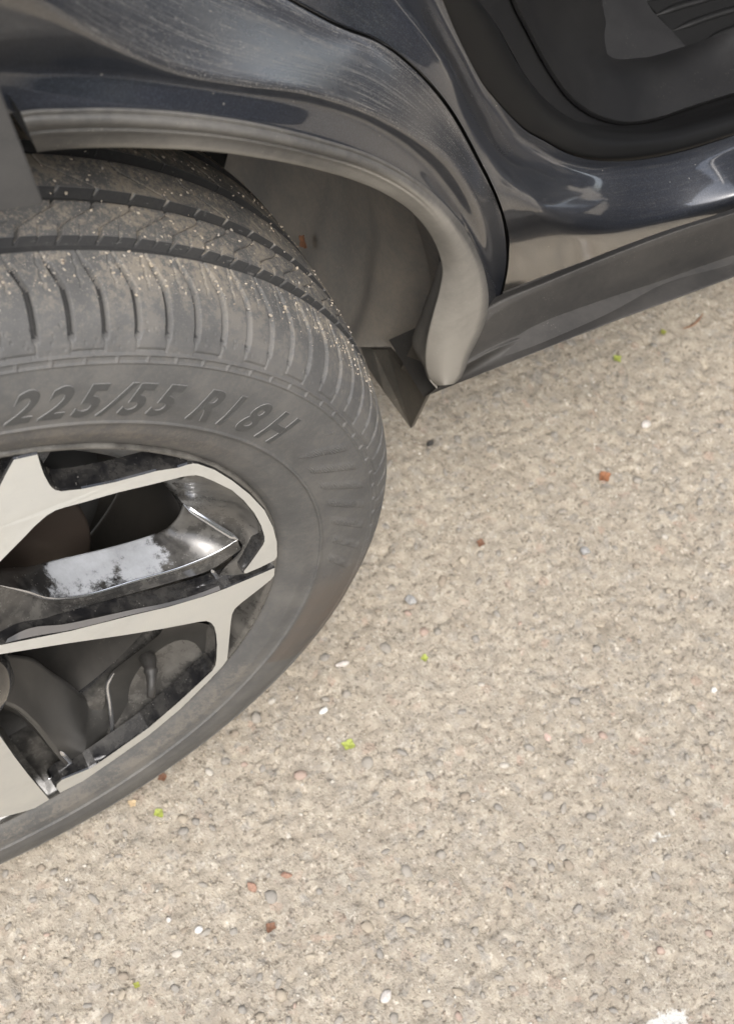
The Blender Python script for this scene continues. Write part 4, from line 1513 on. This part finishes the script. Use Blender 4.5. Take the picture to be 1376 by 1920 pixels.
# ---- the rest of the car, out of the picture: it shades and mirrors in the sill and the opening
def box(name, x0, x1, y0, y1, z0, z1, mat, parent, bev=.02):
    bm = bmesh.new()
    bmesh.ops.create_cube(bm, size=1)
    for v in bm.verts:
        v.co = ((x0 + x1) / 2 + v.co.x * (x1 - x0), (y0 + y1) / 2 + v.co.y * (y1 - y0), (z0 + z1) / 2 + v.co.z * (z1 - z0))
    bmesh.ops.bevel(bm, geom=bm.edges[:], offset=bev, segments=3, affect='EDGES')
    me = bpy.data.meshes.new(name)
    bm.to_mesh(me)
    bm.free()
    return obj(name, me, mat, parent)


box("rear_quarter", -1.0, .22, .05, .25, .98, 1.56, PAINT, car, .05)
box("roof", -1.0, 2.6, .22, 1.55, 1.56, 1.62, PAINT, car, .03)
box("rear_seat", .30, .75, .35, 1.5, .50, .80, CARPET_LIT_TRIM, car, .06)
box("seat_back", .05, .30, .35, 1.5, .62, 1.25, CARPET_LIT_TRIM, car, .06)
box("far_side", -1.0, 2.6, 1.58, 1.66, .3, 1.56, PAINT, car, .02)
box("b_pillar", 1.12, 1.34, .06, .30, .42, 1.56, PAINT, car, .04)
box("open_door", 1.20, 1.32, -1.02, -.01, .42, 1.02, SCUFF, car, .04)
box("door_frame", 1.23, 1.28, -.98, -.03, 1.02, 1.50, CLAD, car, .02)
box("front_seat", 1.35, 1.95, .35, .9, .45, .75, CARPET_LIT_TRIM, car, .06)
box("floor_pan", .45, 2.4, .30, 1.5, .30, .36, CARPET_LIT_TRIM, car, .02)

# ------------------------------------------------------------------ loose things on the ground
def on_ground(u, v, lift=0.0):
    p = atz(u, v, 0.0)
    return (float(p[0]), float(p[1]), float(ground_h(np.array(p[0]), np.array(p[1]))) + lift - .0012)


def bud_mesh(seed, size):
    """crumpled bud scale: a few cupped flakes"""
    r = random.Random(seed)
    bm = bmesh.new()
    for k in range(4):
        a = k * 1.6 + r.uniform(-.3, .3)
        L, w = size * r.uniform(.8, 1.1), size * r.uniform(.5, .7)
        rows = []
        for i in range(5):
            t = i / 4
            ww = w * math.sin(math.pi * min(.98, .18 + .8 * t)) * .8
            for j in (-1, 0, 1):
                x, y, z = t * L, j * ww, .25 * size * (t * (1.6 - t)) + .22 * abs(j) * w + r.uniform(-.05, .05) * size
                rows.append(bm.verts.new((x * math.cos(a) - y * math.sin(a), x * math.sin(a) + y * math.cos(a), z)))
        for i in range(4):
            for j in range(2):
                bm.faces.new((rows[i * 3 + j], rows[i * 3 + j + 1], rows[i * 3 + j + 4], rows[i * 3 + j + 3]))
    for f in bm.faces: f.smooth = True
    me = bpy.data.meshes.new("bud_scale")
    bm.to_mesh(me)
    bm.free()
    return me


GREEN = stone_mat("yellow_green_bud", (0.31, 0.35, 0.075), .35, .6)
OLIVE = stone_mat("olive_bud", (0.26, 0.27, 0.05), .25, .7)
buds = [(1157, 673, .0052, GREEN, "yellow-green bud scale on the asphalt right below the black sill"),
        (795, 1235, .0042, GREEN, "small yellow-green bud scale on asphalt right of the tyre"),
        (653, 1398, .0062, GREEN, "largest yellow-green bud scale, in the middle of the open asphalt"),
        (298, 1524, .0052, GREEN, "yellow-green bud scale lying just below the foot of the tyre"),
        (1243, 625, .0042, OLIVE, "dull olive bud scale in the shade beside the black sill"),
        (256, 1848, .0030, OLIVE, "tiny olive bud scale near the bottom left of the asphalt")]
for i, (u, v, s, m_, lab) in enumerate(buds):
    o = obj("bud_scale", bud_mesh(i, s), m_, None, lab, "bud scale", "fallen bud scales on the asphalt")
    o.location = on_ground(u, v, .0005)
    o.rotation_euler = (0, 0, i * 1.1)

HUSK = stone_mat("red_brown_husk", (0.26, 0.115, 0.055), .35, .75)
HUSK2 = stone_mat("brown_husk", (0.17, 0.085, 0.05), .3, .7)
FLAKE = stone_mat("straw_flake", (0.55, 0.42, 0.26), .2, .8)
husks = [(1133, 893, .0075, HUSK, "ragged red-brown husk on asphalt below the sill"),
         (900, 1021, .0048, HUSK2, "small brown husk on asphalt to the right of the tyre"),
         (305, 1456, .0050, HUSK2, "round dark brown husk touching the lower edge of the tyre"),
         (507, 1738, .0052, HUSK2, "flat brown husk low on the open asphalt"),
         (1240, 540 + 30, .0001, HUSK2, None),
         (248, 1506, .0042, FLAKE, "straw coloured flake beside the lower edge of the tyre")]
for i, (u, v, s, m_, lab) in enumerate(husks):
    if lab is None: continue
    o = obj("husk", bud_mesh(40 + i, s), m_, None, lab, "husk", "fallen husks on the asphalt")
    o.location = on_ground(u, v, .0003)
    o.rotation_euler = (0, 0, i * 2.3)
# rusty twig by the sill
tw_pts = np.array([on_ground(1280, 618, .002), on_ground(1297, 612, .0035), on_ground(1308, 603, .003), on_ground(1316, 592, .004)])
tpt = resample(tw_pts, 14)
Vt = []
for i in range(14):
    a = np.linspace(0, 6.283, 7)
    r = .0011 * (1 - .5 * abs(i - 7) / 7)
    Vt.append([tpt[i] + np.array([0, r * math.cos(q), r * math.sin(q)]) for q in a])
o = grid("twig", np.array(Vt), HUSK, None)
o['label'] = "short rusty brown curved twig lying beside the black sill"
o['category'] = "twig"

P_W = stone_mat("white_pebble", (0.72, 0.70, 0.66), .12)
P_B = stone_mat("blue_grey_pebble", (0.36, 0.355, 0.345), .25)
P_P = stone_mat("pinkish_pebble", (0.56, 0.42, 0.36), .2)
P_D = stone_mat("dark_pebble", (0.060, 0.056, 0.052), .3)
P_R = stone_mat("red_brick_chip", (0.33, 0.20, 0.145), .3)
P_L = stone_mat("pale_pebble", (0.58, 0.54, 0.50), .2)
pebs = [(607, 1333, .0048, .0024, .0022, P_W, "elongated white stone chip near the tyre", .3),
        (641, 1248, .0062, .0032, .003, P_L, "oblong pale pinkish pebble close to the tyre edge", -.1),
        (1097, 1034, .0046, .0046, .004, P_B, "angular blue-grey pebble right of the brown husk", .5),
        (771, 1126, .0050, .0060, .004, P_B, "lumpy grey stone nearest to the tyre's right side", .9),
        (1211, 796, .0058, .0052, .004, P_L, "whitish grey pebble on asphalt below the sill, farthest right", .2),
        (806, 832, .0050, .0034, .003, P_D, "dark stone on asphalt just below the mud flap tip", .6),
        (373, 1745, .0034, .0030, .003, P_W, "small round white pebble low on the asphalt", 0),
        (1027, 1381, .0028, .0048, .002, P_P, "flat pink chip in the right half of the asphalt", .2),
        (472, 1664, .0034, .0046, .003, P_R, "red-brown brick chip lower left of its lighter neighbour", .4),
        (535, 1641, .0046, .0028, .003, P_R, "slanting red-brown brick chip above a brown husk", -.4),
        (316, 1725, .0022, .0026, .002, P_L, "tiny pale pebble left of the round white one", 0),
        (725, 1870, .0058, .0040, .003, P_L, "flat pale grey pebble near the bottom edge of the asphalt", .3),
        (1340, 1292, .0030, .0024, .002, P_W, "small white chip at the right edge of the asphalt", .7)]
for i, (u, v, a, b, c, m_, lab, rz) in enumerate(pebs):
    me = pebble_mesh("pebble", 300 + i, a, b, c, 3, .28)
    o = obj("pebble", me, m_, None, lab, "pebble", "loose pebbles on the asphalt")
    o.location = on_ground(u, v, c * .45)
    o.rotation_euler = (random.uniform(-.2, .2), random.uniform(-.2, .2), rz)

# leaf scrap stuck on the felt liner
lp = cyl(571, 452, .428)
o = obj("leaf_scrap", bud_mesh(77, .0075), HUSK, None, "orange-brown leaf scrap stuck to the felt arch liner beside the tyre", "leaf scrap")
o.location = lp
o.rotation_euler = (0, math.radians(-80), 0)

# ------------------------------------------------------------------ unseen foliage added behind the camera to darken reflections in the paint
def added_hedge():
    t = NT("dense_dark_foliage")
    a, b = t.noise(3, 4), t.vor(26)
    c = t.mix(t.ramp(a.outputs[0], [(0.35, 0.0), (0.65, 1.0)]), (0.022, 0.034, 0.014), (0.05, 0.066, 0.026))
    sepc = t.n("ShaderNodeSeparateColor")
    t.l(b.outputs["Color"], sepc.inputs[0])
    c = t.mix(t.ramp(sepc.outputs[0], [(0.0, 0.0), (1.0, 0.5)]), c, (0.07, 0.085, 0.035))
    t.set(Base_Color=c, Roughness=0.8)
    t.bump(b.outputs["Distance"], 0.8, 0.05)
    n1, n2 = 150, 60
    u = np.linspace(-9, 11, n1)
    prof = np.array([(-3.3, 0), (-3.2, .5), (-3.15, 1.5), (-3.2, 2.6), (-3.35, 3.1), (-3.8, 3.35), (-4.4, 3.2), (-4.7, 2.5), (-4.7, 0)])
    pr = resample(np.concatenate([prof, np.zeros((len(prof), 1))], 1), n2, False)[:, :2]
    U, K = np.meshgrid(u, np.arange(n2), indexing='ij')
    P = pr[K]
    nz = (vnoise(U, P[..., 0] * 2 + P[..., 1] * 1.7, .45, 31) - .5) * .5 + (vnoise(U, P[..., 0] * 2 + P[..., 1] * 1.7, .13, 32) - .5) * .22
    V = np.stack([U, P[..., 0] + nz, np.maximum(P[..., 1] + nz * .8 * (P[..., 1] > .1), 0)], -1)
    o = grid("added_hedge", V, t.m, None)
    o['label'] = "unseen dark green foliage added behind the camera to darken reflections in the car paint"
    o['category'] = "added_hedge"


added_hedge()
